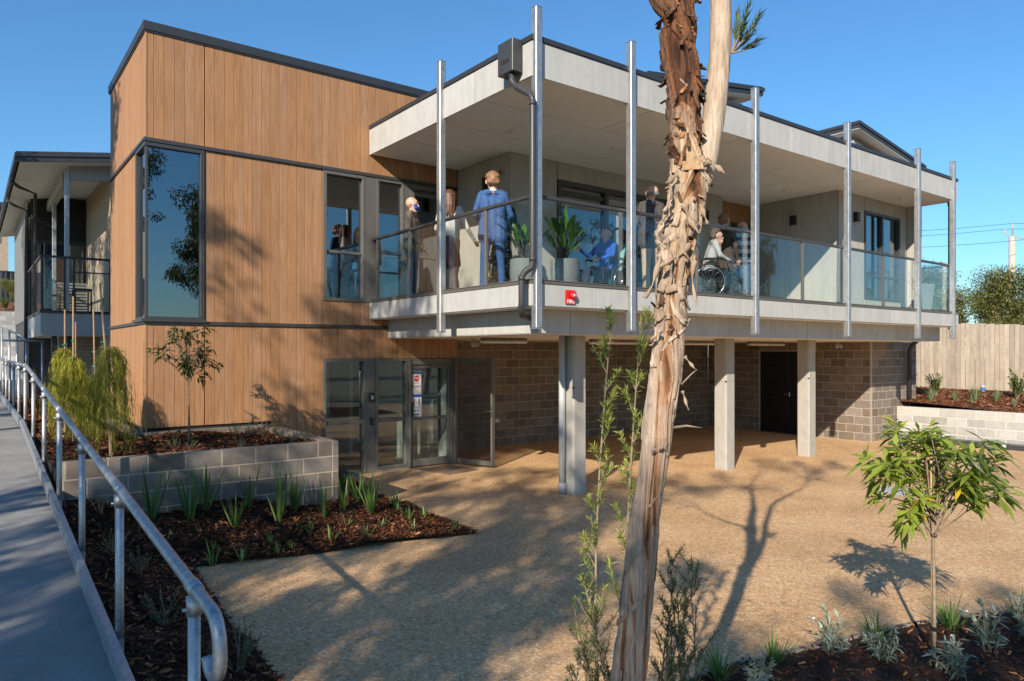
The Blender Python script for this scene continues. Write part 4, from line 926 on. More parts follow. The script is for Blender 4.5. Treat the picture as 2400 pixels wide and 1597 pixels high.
# skillion roof rising to the right
mb = MB(); s = .25 / 1.71
def rz(x): return 6.38 + s * (x - .84)
def sk(x0, x1, y0, y1, d0, d1, m):
    m.add([(x0, y0, rz(x0) + d0), (x1, y0, rz(x1) + d0), (x1, y1, rz(x1) + d0), (x0, y1, rz(x0) + d0), (x0, y0, rz(x0) + d1), (x1, y0, rz(x1) + d1), (x1, y1, rz(x1) + d1), (x0, y1, rz(x0) + d1)], [(0, 3, 2, 1), (4, 5, 6, 7), (0, 1, 5, 4), (1, 2, 6, 5), (2, 3, 7, 6), (3, 0, 4, 7)])
sk(.84, 6, 18.40, 31, -.06, 0, mb); sk(.80, 6, 18.36, 18.40, -.20, .02, mb); sk(.80, 6, 18.335, 18.358, -.09, .01, mb); sk(.78, .84, 18.40, 31, -.16, .01, mb); mb.obj('roof', G['roof'], W)
for i in range(12): pass
mb = MB(); sk(.88, 6, 18.42, 19.8, -.18, -.15, mb); sk(.88, 6, 19.806, 21.4, -.18, -.15, mb); sk(.88, 6, 21.406, 31, -.18, -.15, mb); mb.obj('eave_lining', G['soffit'], W)
mb = MB(); mb.tube([(.80, 20.4, 6.15), (.95, 20.5, 6.05), (1.28, 20.6, 5.95), (1.28, 20.6, 3.0)], .04, 10); mb.tube([(.80, 23.0, 6.15), (.95, 23.1, 6.05), (1.25, 23.2, 5.95), (1.22, 23.25, .9)], .04, 10); mb.obj('downpipe', G['char'], W, True)
# brick return wall, back wall with door, corrugated skin
t2 = MB(); t2.box(2.634, 2.8, 18.86, 23.2, .8, 6.4); bw = t2.obj('brick_wall', G['mortarw'], W)
def brickgrid(parent, axis, u0, u1, face, sgn, z0, z1):
    mb = MB(); k = 0; z = z0
    while z < z1:
        s = u0 + (-.12 if k % 2 else 0)
        while s < u1:
            a, b = max(s, u0), min(s + .23, u1)
            if b - a > .03:
                f0, f1 = sorted((face, face + sgn * .03)); mb.box(*put(axis, a + .005, b - .005, f0, f1, z + .005, min(z + .086, z1) - .005))
            s += .24
        z += .086; k += 1
    o = mb.obj('brickwork', G['brick'], parent); tag(o, kind='stuff'); return o
brickgrid(bw, 'y', 18.86, 23.2, 2.63, 1, 3.1, 6.4)
mb = MB(); mb.box(1.35, 2.63, 23.2, 23.3, 3.05, 6.4); bk = mb.obj('back_wall', G['dark_in'], W)
mb = MB()
for i in range(16): mb.box(1.36, 2.62, 23.16, 23.198, 5.2 + i * .075, 5.2 + i * .075 + .045)
mb.obj('louvre', G['black'], bk)
piece('pane', 1.5, 2.55, 23.15, 23.16, 3.1, 5.1, G['glassin'], bk)
mb = MB()
for i in range(12): mb.box(1.9, 2.6, 22.7, 22.72, 3.1 + i * .08, 3.1 + i * .08 + .05)
mb.obj('privacy_screen', G['cgi'], W)
V = []; F = []; nz = 66; zz = np.linspace(3.05, 6.15, nz)
for i, z in enumerate(zz):
    o_ = .012 * math.cos(i * math.pi / 1.0)
    V += [(1.27 + o_, 23.3, z), (1.27 + o_, 30, z)]
F = [(2 * i, 2 * i + 1, 2 * i + 3, 2 * i + 2) for i in range(nz - 1)]
mobj('corrugated_skin', fastmesh('corr', V, F, G['cgi']), W)
mb = MB(); mb.box(1.30, 6, 23.3, 30, .8, 6.2); mb.obj('wing_core', G['dark_in'], W)
# brick base below the deck
mb = MB(); mb.box(1.75, 6, 20.606, 20.8, .8, 2.54); bb = mb.obj('base_wall', G['mortarw'], W); brickgrid(bb, 'x', 1.75, 4.2, 20.60, 1, .8, 2.53)
for x in (1.55, 1.85): mb = MB(); mb.cbox(x - .05, x + .05, 19.2, 19.3, .8, 2.53); mb.obj('stump', G['char'], W)
# wing balcony furniture
t = thing('deck_table', 'small dark table on the shaded wing balcony', 'table', (2.15, 19.9, 3.05))
mb = MB(); mb.cbox(1.98, 2.35, 19.6, 20.2, 3.62, 3.66); mb.obj('table_top', G['black'], t)
for x, y in ((2.0, 19.63), (2.33, 19.63), (2.0, 20.17), (2.33, 20.17)): mb = MB(); mb.box(x - .015, x + .015, y - .015, y + .015, 3.05, 3.62); mb.obj('leg', G['black'], t)
t = thing('deck_chair', 'black metal chair on the shaded wing balcony', 'chair', (1.55, 19.9, 3.05))
mb = MB(); mb.cbox(1.36, 1.74, 19.7, 20.1, 3.47, 3.50); mb.obj('seat', G['black'], t); mb = MB(); mb.bar((1.38, 19.9, 3.62), (1.30, 19.9, 3.95), .38, .02, (1, 0, 0)); mb.obj('backrest', G['black'], t)
for x, y in ((1.38, 19.72), (1.72, 19.72), (1.38, 20.08), (1.72, 20.08)): mb = MB(); mb.box(x - .012, x + .012, y - .012, y + .012, 3.05, 3.47); mb.obj('leg', G['black'], t)

# ================================================================ far left: retaining wall, fence, house
t = thing('upper_retaining_wall', 'pale block wall at the head of the ramp below a mulch bank', 'wall', (1.5, 40, .9))
mb = MB(); mb.box(-6, 8, 40.01, 40.2, .8, 4.0); mb.obj('mortar', G['mortarw'], t)
blocks(t, 'x', .6, 3.4, 40.0, 1, 2.0, 4.0, G['blockw'])
struct(MB().add([(-6, 40.2, 3.95), (8, 40.2, 3.95), (8, 43.6, 4.65), (-6, 43.6, 4.65), (-6, 60, 5), (8, 60, 5)], [(0, 1, 2, 3), (3, 2, 5, 4)]).obj('mulch_bank', G['soilred']))
t = thing('metal_fence', 'dark ribbed metal fence above the mulch bank', 'fence', (1.5, 43.8, 4.6))
mb = MB(); x = -4.0
while x < 6: mb.add([(x, 43.8, 4.6), (x + .07, 43.8, 4.6), (x + .10, 43.77, 4.6), (x + .17, 43.77, 4.6), (x + .2, 43.8, 4.6), (x, 43.8, 6.15), (x + .07, 43.8, 6.15), (x + .10, 43.77, 6.15), (x + .17, 43.77, 6.15), (x + .2, 43.8, 6.15)], [(i, i + 1, i + 6, i + 5) for i in range(4)]); x += .2
mb.obj('sheet', G['char'], t); mb = MB(); mb.box(-4, 6, 43.75, 43.83, 6.15, 6.2)
mb.obj('cap_rail', G['char'], t)
for x in (-1, 1.5, 4): mb = MB(); mb.box(x - .04, x + .04, 43.72, 43.84, 4.6, 6.22); mb.obj('post', G['char'], t)
t = thing('neighbour_house', 'tan rendered house with a flat eave behind the dark metal fence', 'house', (-1, 52, 5))
mb = MB(); mb.box(-8, 1.9, 52, 60, 4.6, 10.6); mb.obj('wall', plain('tan_render', (.42, .33, .24), .9), t)
mb = MB(); mb.box(-8.5, 2.3, 51.4, 60.5, 10.6, 10.9); mb.obj('roof', G['roof'], t)
mb = MB(); mb.box(-.4, 1.5, 51.95, 51.99, 8.6, 9.9); wn_ = mb.obj('window', G['white'], t); piece('pane', -.3, 1.4, 51.92, 51.945, 8.7, 9.8, G['glassin'], wn_)

# ================================================================ paling fence, pole
t = thing('paling_fence', 'weathered timber paling fence behind the raised mulch bed', 'fence', (22.8, 8, .9))
y = 3.0; i = 0
while y < 13.0:
    zt = 2.99 - .062 * max(0, (8.6 - y)) ; zb_ = 1.07 - .05 * max(0, 8.6 - y); wd = .118 + rnd.uniform(-.008, .008)
    piece('paling', 22.80 + (.0 if i % 2 else -.014), 22.815 + (.0 if i % 2 else -.014), y, y + wd, zb_ + rnd.uniform(-.01, .01), round(zt + rnd.uniform(-.012, .012), 3), G['paling'], t, .003); y += wd + rnd.choice((.003, .005, .008)); i += 1
mb = MB()
for zz_ in (1.35, 2.55): mb.box(22.83, 22.87, 3.0, 13, zz_ - .2, zz_ - .13)
mb.obj('rail', G['paling'], t)
mb = MB(); mb.box(22.76, 22.80, 3.0, 13.0, .5, 1.03); mb.obj('plinth', G['kerb'], t)
for yy_ in (4.5, 7.2, 9.9, 12.6): mb = MB(); mb.box(22.87, 22.97, yy_ - .05, yy_ + .05, .7, 2.9); mb.obj('post', G['paling'], t)
t = thing('side_gate', 'short paling return fence in the gap beside the end block wall', 'gate', (21, 12, .9))
y = 19.8; i = 0
while y < 22.7: piece('paling', y, y + .115, 12.2 + (.01 if i % 2 else 0), 12.215 + (.01 if i % 2 else 0), .9, 2.9, G['paling'], t, .003); y += .118; i += 1
t = thing('pipe_marker', 'short blue topped pipe standing in the mulch by the fence', 'pipe', (22.0, 7.9, 1.0))
mb = MB(); mb.tube([(22.2, 7.95, .9), (22.2, 7.95, 1.18)], .06, 14); mb.obj('pipe', G['blueplastic'], t, True); mb = MB(); mb.tube([(22.2, 7.95, 1.18), (22.2, 7.95, 1.25)], .055, 14); mb.obj('cap', G['pvc'], t, True)
t = thing('power_pole', 'pale timber power pole with a steel crossarm behind the trees', 'pole', (61, 20, 0))
px_, py_ = 61.2, 20.0
mb = MB(); mb.tube([(px_, py_, -.1), (px_, py_, 10.6)], [.26, .22], 14); mb.obj('shaft', plain('pole_timber', (.50, .43, .36), .9, 0, .15), t, True)
mb = MB(); mb.bar((px_ - .1, py_ + .55, 10.9), (px_ + .1, py_ - 1.9, 9.9), .1, .12); mb.bar((px_, py_, 10.6), (px_, py_, 11.2), .12, .12, (1, 0, 0)); mb.obj('crossarm', G['zinc'], t)
mb = MB()
for (q0, q1, zq) in ((px_ + .0, py_ - 1.8, 9.95), (px_, py_ + .5, 10.9), (px_, py_, 11.2)): mb.lathe([(.05, 0), (.09, .1), (.05, .2), (.09, .3), (.02, .4)], (q0, q1, zq), 8)
mb.obj('insulator', G['pvc'], t)
for (q1, zq, dz) in ((py_ - 1.8, 10.3, 0), (py_ + .5, 11.25, 0), (py_, 11.6, .0)):
    t2 = thing('power_line', 'thin overhead wire strung from the pale power pole', 'wire', (px_, q1, zq), 'overhead wires')
    pts = [(px_ - 40 * u, q1 + 22 * u, zq - 6 * u * (1 - u) + .6 * u) for u in np.linspace(0, 1, 12)]
    pts2 = [(px_ + 12 * u, q1 - 40 * u, zq - 5 * u * (1 - u) + .6 * u) for u in np.linspace(0, 1, 10)]
    mb = MB(); mb.tube(pts, .014, 5); mb.obj('strand', G['black'], t2); mb = MB(); mb.tube(pts2, .014, 5); mb.obj('strand', G['black'], t2)
# ================================================================ VEGETATION
def nrmz(a): return a / (np.linalg.norm(a, axis=-1, keepdims=True) + 1e-9)
class LF:
    """collects leaves; every leaf is two quads with a mid-rib bend"""
    def __init__(s): s.V = []; s.F = []; s.A = []; s.n = 0
    def add(s, C, D, L, W, droop, tint, rs, fold=.0):
        C = np.atleast_2d(np.asarray(C, float)); D = nrmz(np.atleast_2d(np.asarray(D, float))); n = len(C)
        L = np.broadcast_to(L, (n,))[:, None]; W = np.broadcast_to(W, (n,))[:, None]; droop = np.broadcast_to(droop, (n,))[:, None]
        up = np.tile(np.array([[0, 0, 1.0]]), (n, 1)) + rs.normal(0, .35, (n, 3)); S = nrmz(np.cross(D, up))
        dz = np.array([[0, 0, -1.0]])
        p1 = C + D * L * .5 + dz * droop * L * .22; p2 = C + D * L * .96 + dz * droop * L * .75
        V = np.stack([C - S * W * .12, C + S * W * .12, p1 - S * W * .5, p1 + S * W * .5, p2 - S * W * .05, p2 + S * W * .05], 1).reshape(-1, 3)
        b = s.n + np.arange(n)[:, None] * 6
        F = np.stack([b + 0, b + 1, b + 3, b + 2, b + 2, b + 3, b + 5, b + 4], -1).reshape(-1, 4)
        s.V.append(V); s.F.append(F); s.n += 6 * n
        s.A.append(np.repeat(np.clip(np.broadcast_to(tint, (n,)), 0, 1), 2))
    def blade(s, base, d, L, W, bend, tint, seg=5):
        """long strap leaf starting along d and bending down"""
        base = np.array(base, float); d = np.array(d, float); d /= np.linalg.norm(d); side = np.cross(d, [0, 0, 1.0])
        if np.linalg.norm(side) < .05: side = np.array([1.0, 0, 0])
        side /= np.linalg.norm(side); p = base.copy(); V = []
        for i in range(seg + 1):
            u = i / seg; w_ = W * (.55 + .45 * min(1, u * 4)) * (1 - max(0, (u - .45) / .55) ** 1.6 * .95)
            V += [p - side * w_ / 2, p + side * w_ / 2]
            p = p + d * L / seg; d = d + np.array([0, 0, -bend / seg * (0.4 + 1.6 * u)]); d /= np.linalg.norm(d)
        b = s.n; s.V.append(np.array(V)); s.F.append(np.array([(b + 2 * i, b + 2 * i + 1, b + 2 * i + 3, b + 2 * i + 2) for i in range(seg)])); s.n += len(V)
        s.A.append(np.full(seg, tint))
    def mesh(s, name, mt): return fastmesh(name, np.concatenate(s.V), np.concatenate(s.F), mt, True, np.concatenate(s.A))
def rdir(rs, n): return nrmz(rs.normal(0, 1, (n, 3)))
def skeleton(rs, p, d, L, r, depth, out, tips, spread=.55, up=.15, ratio=.72, kids=(2, 3), seg=4, wob=.12):
    p = np.array(p, float); d = np.array(d, float); d /= np.linalg.norm(d); pts = [p.copy()]; rad = [r]
    for i in range(seg):
        d = d + rs.normal(0, wob, 3) + np.array([0, 0, up * .25]); d /= np.linalg.norm(d); p = p + d * L / seg; pts.append(p.copy()); rad.append(r * (1 - .45 * (i + 1) / seg))
        if depth <= 2 and i >= seg // 2: tips.append((p.copy(), d.copy()))
    out.append((pts, rad))
    if depth == 0: tips.append((p, d)); return
    for k in range(rs.randint(kids[0], kids[1] + 1)):
        a = rdir(rs, 1)[0]; nd = d + a * spread * rs.uniform(.7, 1.3) + np.array([0, 0, up]); st = pts[-1] if k < 2 else pts[rs.randint(seg // 2, seg)]
        skeleton(rs, st, nd, L * ratio * rs.uniform(.8, 1.15), rad[-1] * .8, depth - 1, out, tips, spread, up, ratio, kids, seg, wob)
def wood(out, n=7):
    mb = MB()
    for pts, rad in out: mb.tube(pts, [max(q, .003) for q in rad], n if rad[0] > .03 else 5, False)
    return mb
def gum_proto(seed, H=7.0, trunk=3.0, leaf='gum', r=.16, spread=.6, per=46, L=(.13, .05), rad=.42, droop=.5, depth=4, bark='stem', up=.2):
    rs = np.random.RandomState(seed); out = []; tips = []
    skeleton(rs, (0, 0, -.1), (rs.uniform(-.1, .1), rs.uniform(-.1, .1), 1), trunk, r, depth, out, tips, spread, up, .70, (2, 3), 4, .09)
    lf = LF()
    for p, d in tips:
        n = per; off = rdir(rs, n) * (rs.rand(n, 1) ** .5) * rad * np.array([1, 1, .75]); C = p + off
        D = rdir(rs, n) * .6 + np.array([0, 0, -droop]) + off * .8
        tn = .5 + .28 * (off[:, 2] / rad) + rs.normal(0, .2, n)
        lf.add(C, D, rs.uniform(L[0] * .7, L[0] * 1.3, n), L[1] * rs.uniform(.7, 1.2, n), .2, tn, rs)
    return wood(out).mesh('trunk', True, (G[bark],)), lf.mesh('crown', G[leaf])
def place_tree(name, meshes, loc, rz, scale, label, group=None, cat='tree'):
    t = thing(name, label, cat, loc, group, rz); t.scale = (scale,) * 3
    mobj('trunk', meshes[0], t, True); mobj('crown', meshes[1], t, True); return t
GUM = [gum_proto(11, spread=.62, per=32, rad=.30), gum_proto(23, spread=.72, per=26, trunk=3.4, depth=4, rad=.30), gum_proto(31, spread=.5, per=52, trunk=2.6, rad=.45), gum_proto(47, trunk=4.0, spread=.6, per=75, depth=3, rad=.5)]
SH = [(-7.6, -1.7, 1.12, 0, 'spreading'), (-9.6, .35, .82, 1, 'airy'), (-10.4, 2.6, 1.2, 0, 'leaning'), (-8.6, 4.7, 1.28, 1, 'tall'), (-5.6, 9.4, 1.6, 2, 'slender'), (-4.6, -6.4, .85, 1, 'open'), (-7.4, -2.3, 1.3, 1, 'rounded'), (-5.6, 14.2, 1.35, 2, 'dense'), (-7.4, 17.2, 1.4, 0, 'broad'), (-4.6, 13.2, 1.15, 2, 'bushy'), (-6.4, 12.4, 1.3, 2, 'crowded'), (-4.4, 6.75, .70, 3, 'added small high crowned'), (-8.4, -.6, 1.15, 0, 'forked')]  # the small high crowned tree is added unseen to shade the lower cladding
for i, (x, y, s_, k, ad) in enumerate(SH): place_tree('gum_tree', GUM[k], (x, y, ramp_z(y) - .05), i * 1.3, s_, ad + ' gum tree on the bank across the ramp', 'gum trees across the ramp')
RF = [(9.5, -9.0, 1.25, 2, .3), (9.2, -10.2, .95, 2, 2.3), (8.7, -8.3, .85, 2, 4.0), (9.9, -7.6, 1.0, 0, 1.0), (12.5, -11, 1.35, 0, 2.0), (19, -9, 1.2, 2, 4.1), (26, -12, 1.4, 1, 1.2), (3.5, -14, 1.3, 1, 5.2), (33, -9, 1.3, 2, .9), (-3, -17, 1.3, 0, 3.3), (42, -14, 1.5, 0, 2.6)]
for i, (x, y, s_, k, r_) in enumerate(RF): place_tree('street_tree', GUM[k], (x, y, -.05), r_, s_, 'gum tree along the road opposite the building', 'gum trees along the road')
# background trees past the paling fence
TEA = [gum_proto(5, trunk=1.3, r=.16, spread=.85, per=300, L=(.085, .035), rad=.6, droop=-.1, depth=3, leaf='teatree', bark='stemdark', up=.32), gum_proto(9, trunk=1.5, r=.15, spread=.8, per=300, L=(.085, .035), rad=.6, droop=-.1, depth=3, leaf='teatree', bark='stemdark', up=.36)]
for i, (x, y, s_, k, r_, lb) in enumerate([(31.5, 12.2, 1.25, 0, .3, 'bushy tea tree next to the balcony end beyond the paling fence'), (31.5, 10.6, 1.18, 1, 1.9, 'tall bushy tea tree below the power pole beyond the paling fence'), (29.5, 8.8, 1.1, 0, 3.2, 'broad bushy tea tree beyond the low end of the paling fence'), (36, 14.9, 1.35, 1, 4.4, 'smaller tea tree behind the balcony end planter'), (37, 13, 1.35, 0, 5.4, 'distant tea tree behind the bushy trees past the fence'), (32, 9.2, 1.2, 1, 2.2, 'dense tea tree past the low end of the paling fence')]):
    place_tree('tea_tree', TEA[k], (x, y, .6), r_, s_, lb)
# far left hedge and tree
place_tree('hedge_shrub', TEA[0], (1.75, 41.5, 4.2), 1.0, .42, 'round pale green shrub on the bank in front of the dark fence', None, 'shrub')
place_tree('far_tree', GUM[2], (.3, 66, 5), .5, 1.15, 'gum tree rising behind the tan house', None)
# generic builders for small plants: meshes are built at the origin and shared
def strap_plant(seed, n, L, W, spread, bend, leaf='strap', up=1.0, tmin=.1):
    rs = np.random.RandomState(seed); lf = LF()
    for i in range(n):
        a = rs.uniform(0, 6.283); s_ = rs.uniform(.05, 1) * spread; b = np.array([math.cos(a), math.sin(a), 0]) * rs.uniform(0, .035)
        lf.blade(b + np.array([0, 0, -.02]), (math.cos(a) * s_, math.sin(a) * s_, up), L * rs.uniform(.55, 1.1), W * rs.uniform(.7, 1.15), bend * rs.uniform(.3, 1.3), rs.uniform(tmin, .95), 6)
    return lf.mesh('blades', G[leaf])
def put_plant(name, mesh, loc, label, group, cat='plant', part='blades', sc_=1.0, stem=None):
    t = thing(name, label, cat, loc, group, rnd.uniform(0, 6.28)); t.scale = (sc_,) * 3
    mobj(part, mesh, t, True)
    if stem: mobj('stem', stem, t, True)
    return t
SP_ = [strap_plant(40 + i, 11 + 3 * (i % 4), .56 + .04 * (i % 3), .024 + .002 * (i % 3), .38 + .06 * (i % 4), .25 + .12 * (i % 3)) for i in range(7)]
for i, (x, y) in enumerate([(1.62, 8.72), (1.97, 8.55), (2.2, 8.78), (2.39, 8.33), (2.66, 8.72), (2.95, 8.5), (3.22, 8.72), (3.46, 8.37), (3.83, 8.62), (4.12, 8.43), (4.16, 8.9), (4.02, 9.12)]):
    put_plant('flax_plant', SP_[i % 7], (x, y, bed_z(x, y)), 'upright green strappy plant in the mulch below the block planter', 'strappy plants below the planter', 'plant', 'blades', rnd.uniform(.68, 1.18))
SM_ = [strap_plant(60 + i, 7, .24, .022, .9, .8) for i in range(4)]
for i, (x, y) in enumerate([(1.64, 8.07), (2.06, 7.94), (1.98, 7.65), (2.22, 7.5), (2.61, 7.83), (2.78, 7.64), (3.12, 7.94), (3.22, 7.6), (2.6, 7.55), (3.93, 7.76), (3.59, 7.5), (4.48, 8.23), (4.7, 8.09), (4.68, 7.35), (4.72, 8.9), (3.57, 7.92), (4.5, 8.45), (4.42, 8.0), (4.6, 8.7), (4.2, 7.5)]):
    put_plant('seedling', SM_[i % 4], (x, y, bed_z(x, y)), 'tiny arching strappy seedling in the dark mulch near the paving edge', 'seedlings in the dark mulch', 'plant', 'blades', rnd.uniform(.7, 1.15))
GR_ = [strap_plant(80 + i, 46, .27, .013, .95, 1.1, 'strap', .9, .3) for i in range(3)]
for i, (x, y, s_, lb) in enumerate([(3.92, 2.93, 1.0, 'green grassy clump at the kerb beside the foreground tree'), (4.42, 2.86, .95, 'green grassy clump at the kerb next to the silvery shrub'), (5.32, 2.60, 1.0, 'green grassy clump at the kerb between the silvery shrub and the sapling'), (6.05, 2.38, 1.15, 'green grassy clump at the kerb behind the staked sapling'), (6.65, 2.12, 1.1, 'green grassy clump at the far end of the kerb')]):
    put_plant('grass_clump', GR_[i % 3], (x, y, bedr_z(x, y)), lb, 'grassy clumps along the kerb', 'plant', 'blades', s_)
def bush(seed, n_st, H, L, W, leaf, spread=.5, per=26, curl=.2, flower=0, whorl=True):
    """several leafy stems from one root"""
    rs = np.random.RandomState(seed); lf = LF(); mb = MB(); fl = MB()
    for i in range(n_st):
        a = rs.uniform(0, 6.283); d = np.array([math.cos(a) * spread * rs.uniform(.2, 1), math.sin(a) * spread * rs.uniform(.2, 1), 1.0]); d /= np.linalg.norm(d)
        p = np.array([0, 0, -.01]) + rs.normal(0, .012, 3) * np.array([1, 1, 0]); pts = [p.copy()]; h = H * rs.uniform(.55, 1.05); m = 6
        for k in range(m): d = d + rs.normal(0, .10, 3) + np.array([0, 0, curl * .1]); d /= np.linalg.norm(d); p = p + d * h / m; pts.append(p.copy())
        mb.tube(pts, [.004 - .0025 * k / m for k in range(m + 1)], 5, False)
        P = np.array(pts); u = rs.uniform(.18, 1, per) ** .8; idx = np.minimum((u * m).astype(int), m - 1); f_ = (u * m - idx)[:, None]
        C = P[idx] * (1 - f_) + P[idx + 1] * f_; T = nrmz(P[idx + 1] - P[idx]); D = T * .55 + rdir(rs, per) * .8 + np.array([0, 0, .1])
        lf.add(C, D, L * rs.uniform(.6, 1.15, per), W * rs.uniform(.7, 1.2, per), .25, .25 + .5 * u + rs.normal(0, .15, per), rs)
        if i < flower: fl.lathe([(.002, 0), (.008, .004), (.009, .010), (.003, .014)], tuple(P[-1]), 8)
    return lf.mesh('leaves', G[leaf]), mb.mesh('stem', True, (G['stem'],)), (fl.mesh('flower', True, (G['petal'],)) if flower else None)
GY = [bush(101 + i, 9, .30, .075, .016, 'greyleaf', .75, 30, .2, 1) for i in range(3)]
for i, (x, y, s_, lb) in enumerate([(4.86, 2.68, 1.05, 'silvery grey leaved shrub at the kerb in half shade'), (4.98, 2.42, .85, 'low silvery grey shrub in the shaded mulch beside the kerb shrub'), (5.07, 1.98, 1.0, 'upright silvery shrub at the foot of the staked sapling'), (5.75, 2.02, 1.1, 'sprawling silvery shrub with white flowers past the sapling'), (6.1, 1.9, 1.1, 'silvery flowering shrub at the sunny end of the mulch bed'), (4.05, 2.72, .7, 'small silvery shrub with a pale flower near the foreground tree'), (3.85, 2.60, .6, 'tiny silvery shrub close to the foreground tree')]):
    t = put_plant('silver_shrub', GY[i % 3][0], (x, y, bedr_z(x, y)), lb, 'silvery shrubs in the bed', 'shrub', 'leaves', s_, GY[i % 3][1]); mobj('flower', GY[i % 3][2], t, True)
FB = [bush(121 + i, 12, .26, .028, .006, 'shrub', .8, 42) for i in range(3)]
for i, (x, y, s_, lb) in enumerate([(1.12, 8.72, 1.0, 'small fine leaved shrub in the mulch against the planter corner by the rail'), (1.15, 6.76, .9, 'small fine leaved shrub in the mulch beside the handrail'), (1.2, 6.0, 1.15, 'spindly fine leaved shrub between the handrail and the paving'), (1.42, 4.9, 1.35, 'open fine leaved shrub at the curled end of the handrail'), (1.1, 7.9, 1.0, 'dark fine leaved shrub in the shade behind the rail posts'), (1.05, 7.2, .8, 'low fine leaved shrub under the handrail')]):
    put_plant('fine_shrub', FB[i % 3][0], (x, y, bed_z(x, y)), lb, 'fine leaved shrubs beside the handrail', 'shrub', 'leaves', s_, FB[i % 3][1])
for i, (x, y, s_) in enumerate([(2.84, 9.6, .7), (3.24, 10.55, 1.0), (3.43, 10.55, 1.0), (3.45, 9.95, 1.0), (3.45, 9.42, .85), (3.6, 9.32, .7), (3.05, 10.6, .9), (2.04, 9.6, .8), (2.2, 9.5, .6)]):
    put_plant('planter_shrub', FB[i % 3][0], (x, y, bedp_z(x, y)), 'small grey green seedling shrub in the raised block planter', 'seedling shrubs in the planter', 'shrub', 'leaves', s_, FB[i % 3][1])
HB = [bush(141 + i, 26, .62, .05, .022, 'hedge', .42, 60) for i in range(2)]
for i, (x, y, s_, lb) in enumerate([(20.75, 8.55, 1.05, 'round glossy shrub beside the blue pipe marker at the fence'), (21.3, 6.85, 1.3, 'bright green upright shrub against the paling fence'), (20.4, 5.5, 1.1, 'glossy shrub at the low end of the paling fence'), (21.6, 9.6, 1.1, 'dark shrub in the shade behind the end block wall'), (1.35, 41, 1.1, 'small shrub on the mulch bank under the dark metal fence')]):
    put_plant('hedge_plant', HB[i % 2][0], (x, y, bedh_z(x, y) if i < 4 else 4.1), lb, None, 'shrub', 'leaves', s_, HB[i % 2][1])
TU = [strap_plant(160 + i, 60, .42, .012, .6, .6, 'blade', 1.0, .1) for i in range(3)]
for i, (x, y, s_) in enumerate([(19.6, 8.2, .9), (19.75, 7.7, .8), (19.3, 7.15, .6), (20.5, 7.5, 1.05), (20.2, 6.95, .8), (20.9, 7.15, .8), (20.6, 6.35, 1.1), (20.1, 6.2, 1.0), (19.4, 6.3, .6), (19.0, 7.95, .5), (19.9, 5.6, .9)]):
    put_plant('tussock', TU[i % 3], (x, y, bedh_z(x, y)), 'blue green grass tussock in the red mulch bed', 'tussocks in the red mulch bed', 'plant', 'blades', s_)
# ---------------------------------------------------------------- weeping acacias on stakes
def weeping(seed, H=1.25, R_=.36, n=165):
    rs = np.random.RandomState(seed); lf = LF(); mb = MB()
    st = [(0, 0, -.05)] + [(rs.normal(0, .02), rs.normal(0, .02), H * (k + 1) / 5) for k in range(5)]; mb.tube(st, [.013 - .0018 * k for k in range(6)], 6, False)
    for i in range(n):
        h = H * (1 - rs.rand() ** 1.4 * .62); a = rs.uniform(0, 6.283); d = np.array([math.cos(a), math.sin(a), rs.uniform(.1, .5)]); p = np.array([0, 0, h]); d /= np.linalg.norm(d)
        ln = rs.uniform(.35, .85) * (.65 + .6 * (1 - h / H)); m = 9; pts = [p.copy()]
        out_ = R_ * rs.uniform(.2, 1.15) * (.35 + .95 * (1 - h / H))
        for k in range(m):
            d = d + np.array([0, 0, -.36]) + rs.normal(0, .07, 3)
            if math.hypot(p[0], p[1]) > out_: d[:2] *= .25
            d /= np.linalg.norm(d); p = p + d * ln / m
            if p[2] < .02: break
            pts.append(p.copy())
        if len(pts) < 3: continue
        P = np.array(pts); m = len(P) - 1; per = 26; u = rs.rand(per); idx = np.minimum((u * m).astype(int), m - 1); f_ = (u * m - idx)[:, None]
        C = P[idx] * (1 - f_) + P[idx + 1] * f_; T = nrmz(P[idx + 1] - P[idx]); D = T * 1.0 + rdir(rs, per) * .55 + np.array([0, 0, -.25])
        lf.add(C, D, rs.uniform(.04, .09, per), .0055, .3, .35 + .35 * rs.rand() + rs.normal(0, .16, per), rs)
    return lf.mesh('foliage', G['weep']), mb.mesh('stem', True, (G['stem'],))
WP = [weeping(201, 1.32, .38, 240), weeping(202, 1.15, .38, 220), weeping(203, 1.05, .40, 190)]
for i, (x, y, s_, sh, lean, lb) in enumerate([(1.36, 9.75, 1.0, 2.05, -.12, 'largest weeping yellow green acacia at the planter front on a leaning stake'), (1.12, 11.2, 1.0, 1.95, .0, 'weeping acacia on a stake behind the handrail posts'), (1.42, 11.5, .92, 2.0, .03, 'weeping acacia on a stake between its larger neighbours'), (1.18, 12.9, 1.0, 1.9, .0, 'weeping acacia on a stake towards the wing building'), (1.45, 14.2, .9, 1.9, .02, 'weeping acacia on a stake close to the brick base wall')]):
    t = put_plant('weeping_acacia', WP[i % 3][0], (x, y, bedp_z(x, y)), lb, None, 'shrub', 'foliage', s_, WP[i % 3][1]); t.rotation_euler = (0, 0, i * 1.1)
    mb = MB(); mb.tube([(0, 0, -.1), (lean * .5, lean * .3, sh * .6), (lean, lean * .5, sh)], .011, 6); mb.obj('stake', G['stake'], t, False, True)
    for k in range(4): z_ = .7 + k * .22; mb = MB(); mb.tube([(lean * z_ / sh - .02, 0, z_), (lean * z_ / sh + .03, .01, z_)], .015, 6); mb.obj('tie', G['tie'], t, False, True)
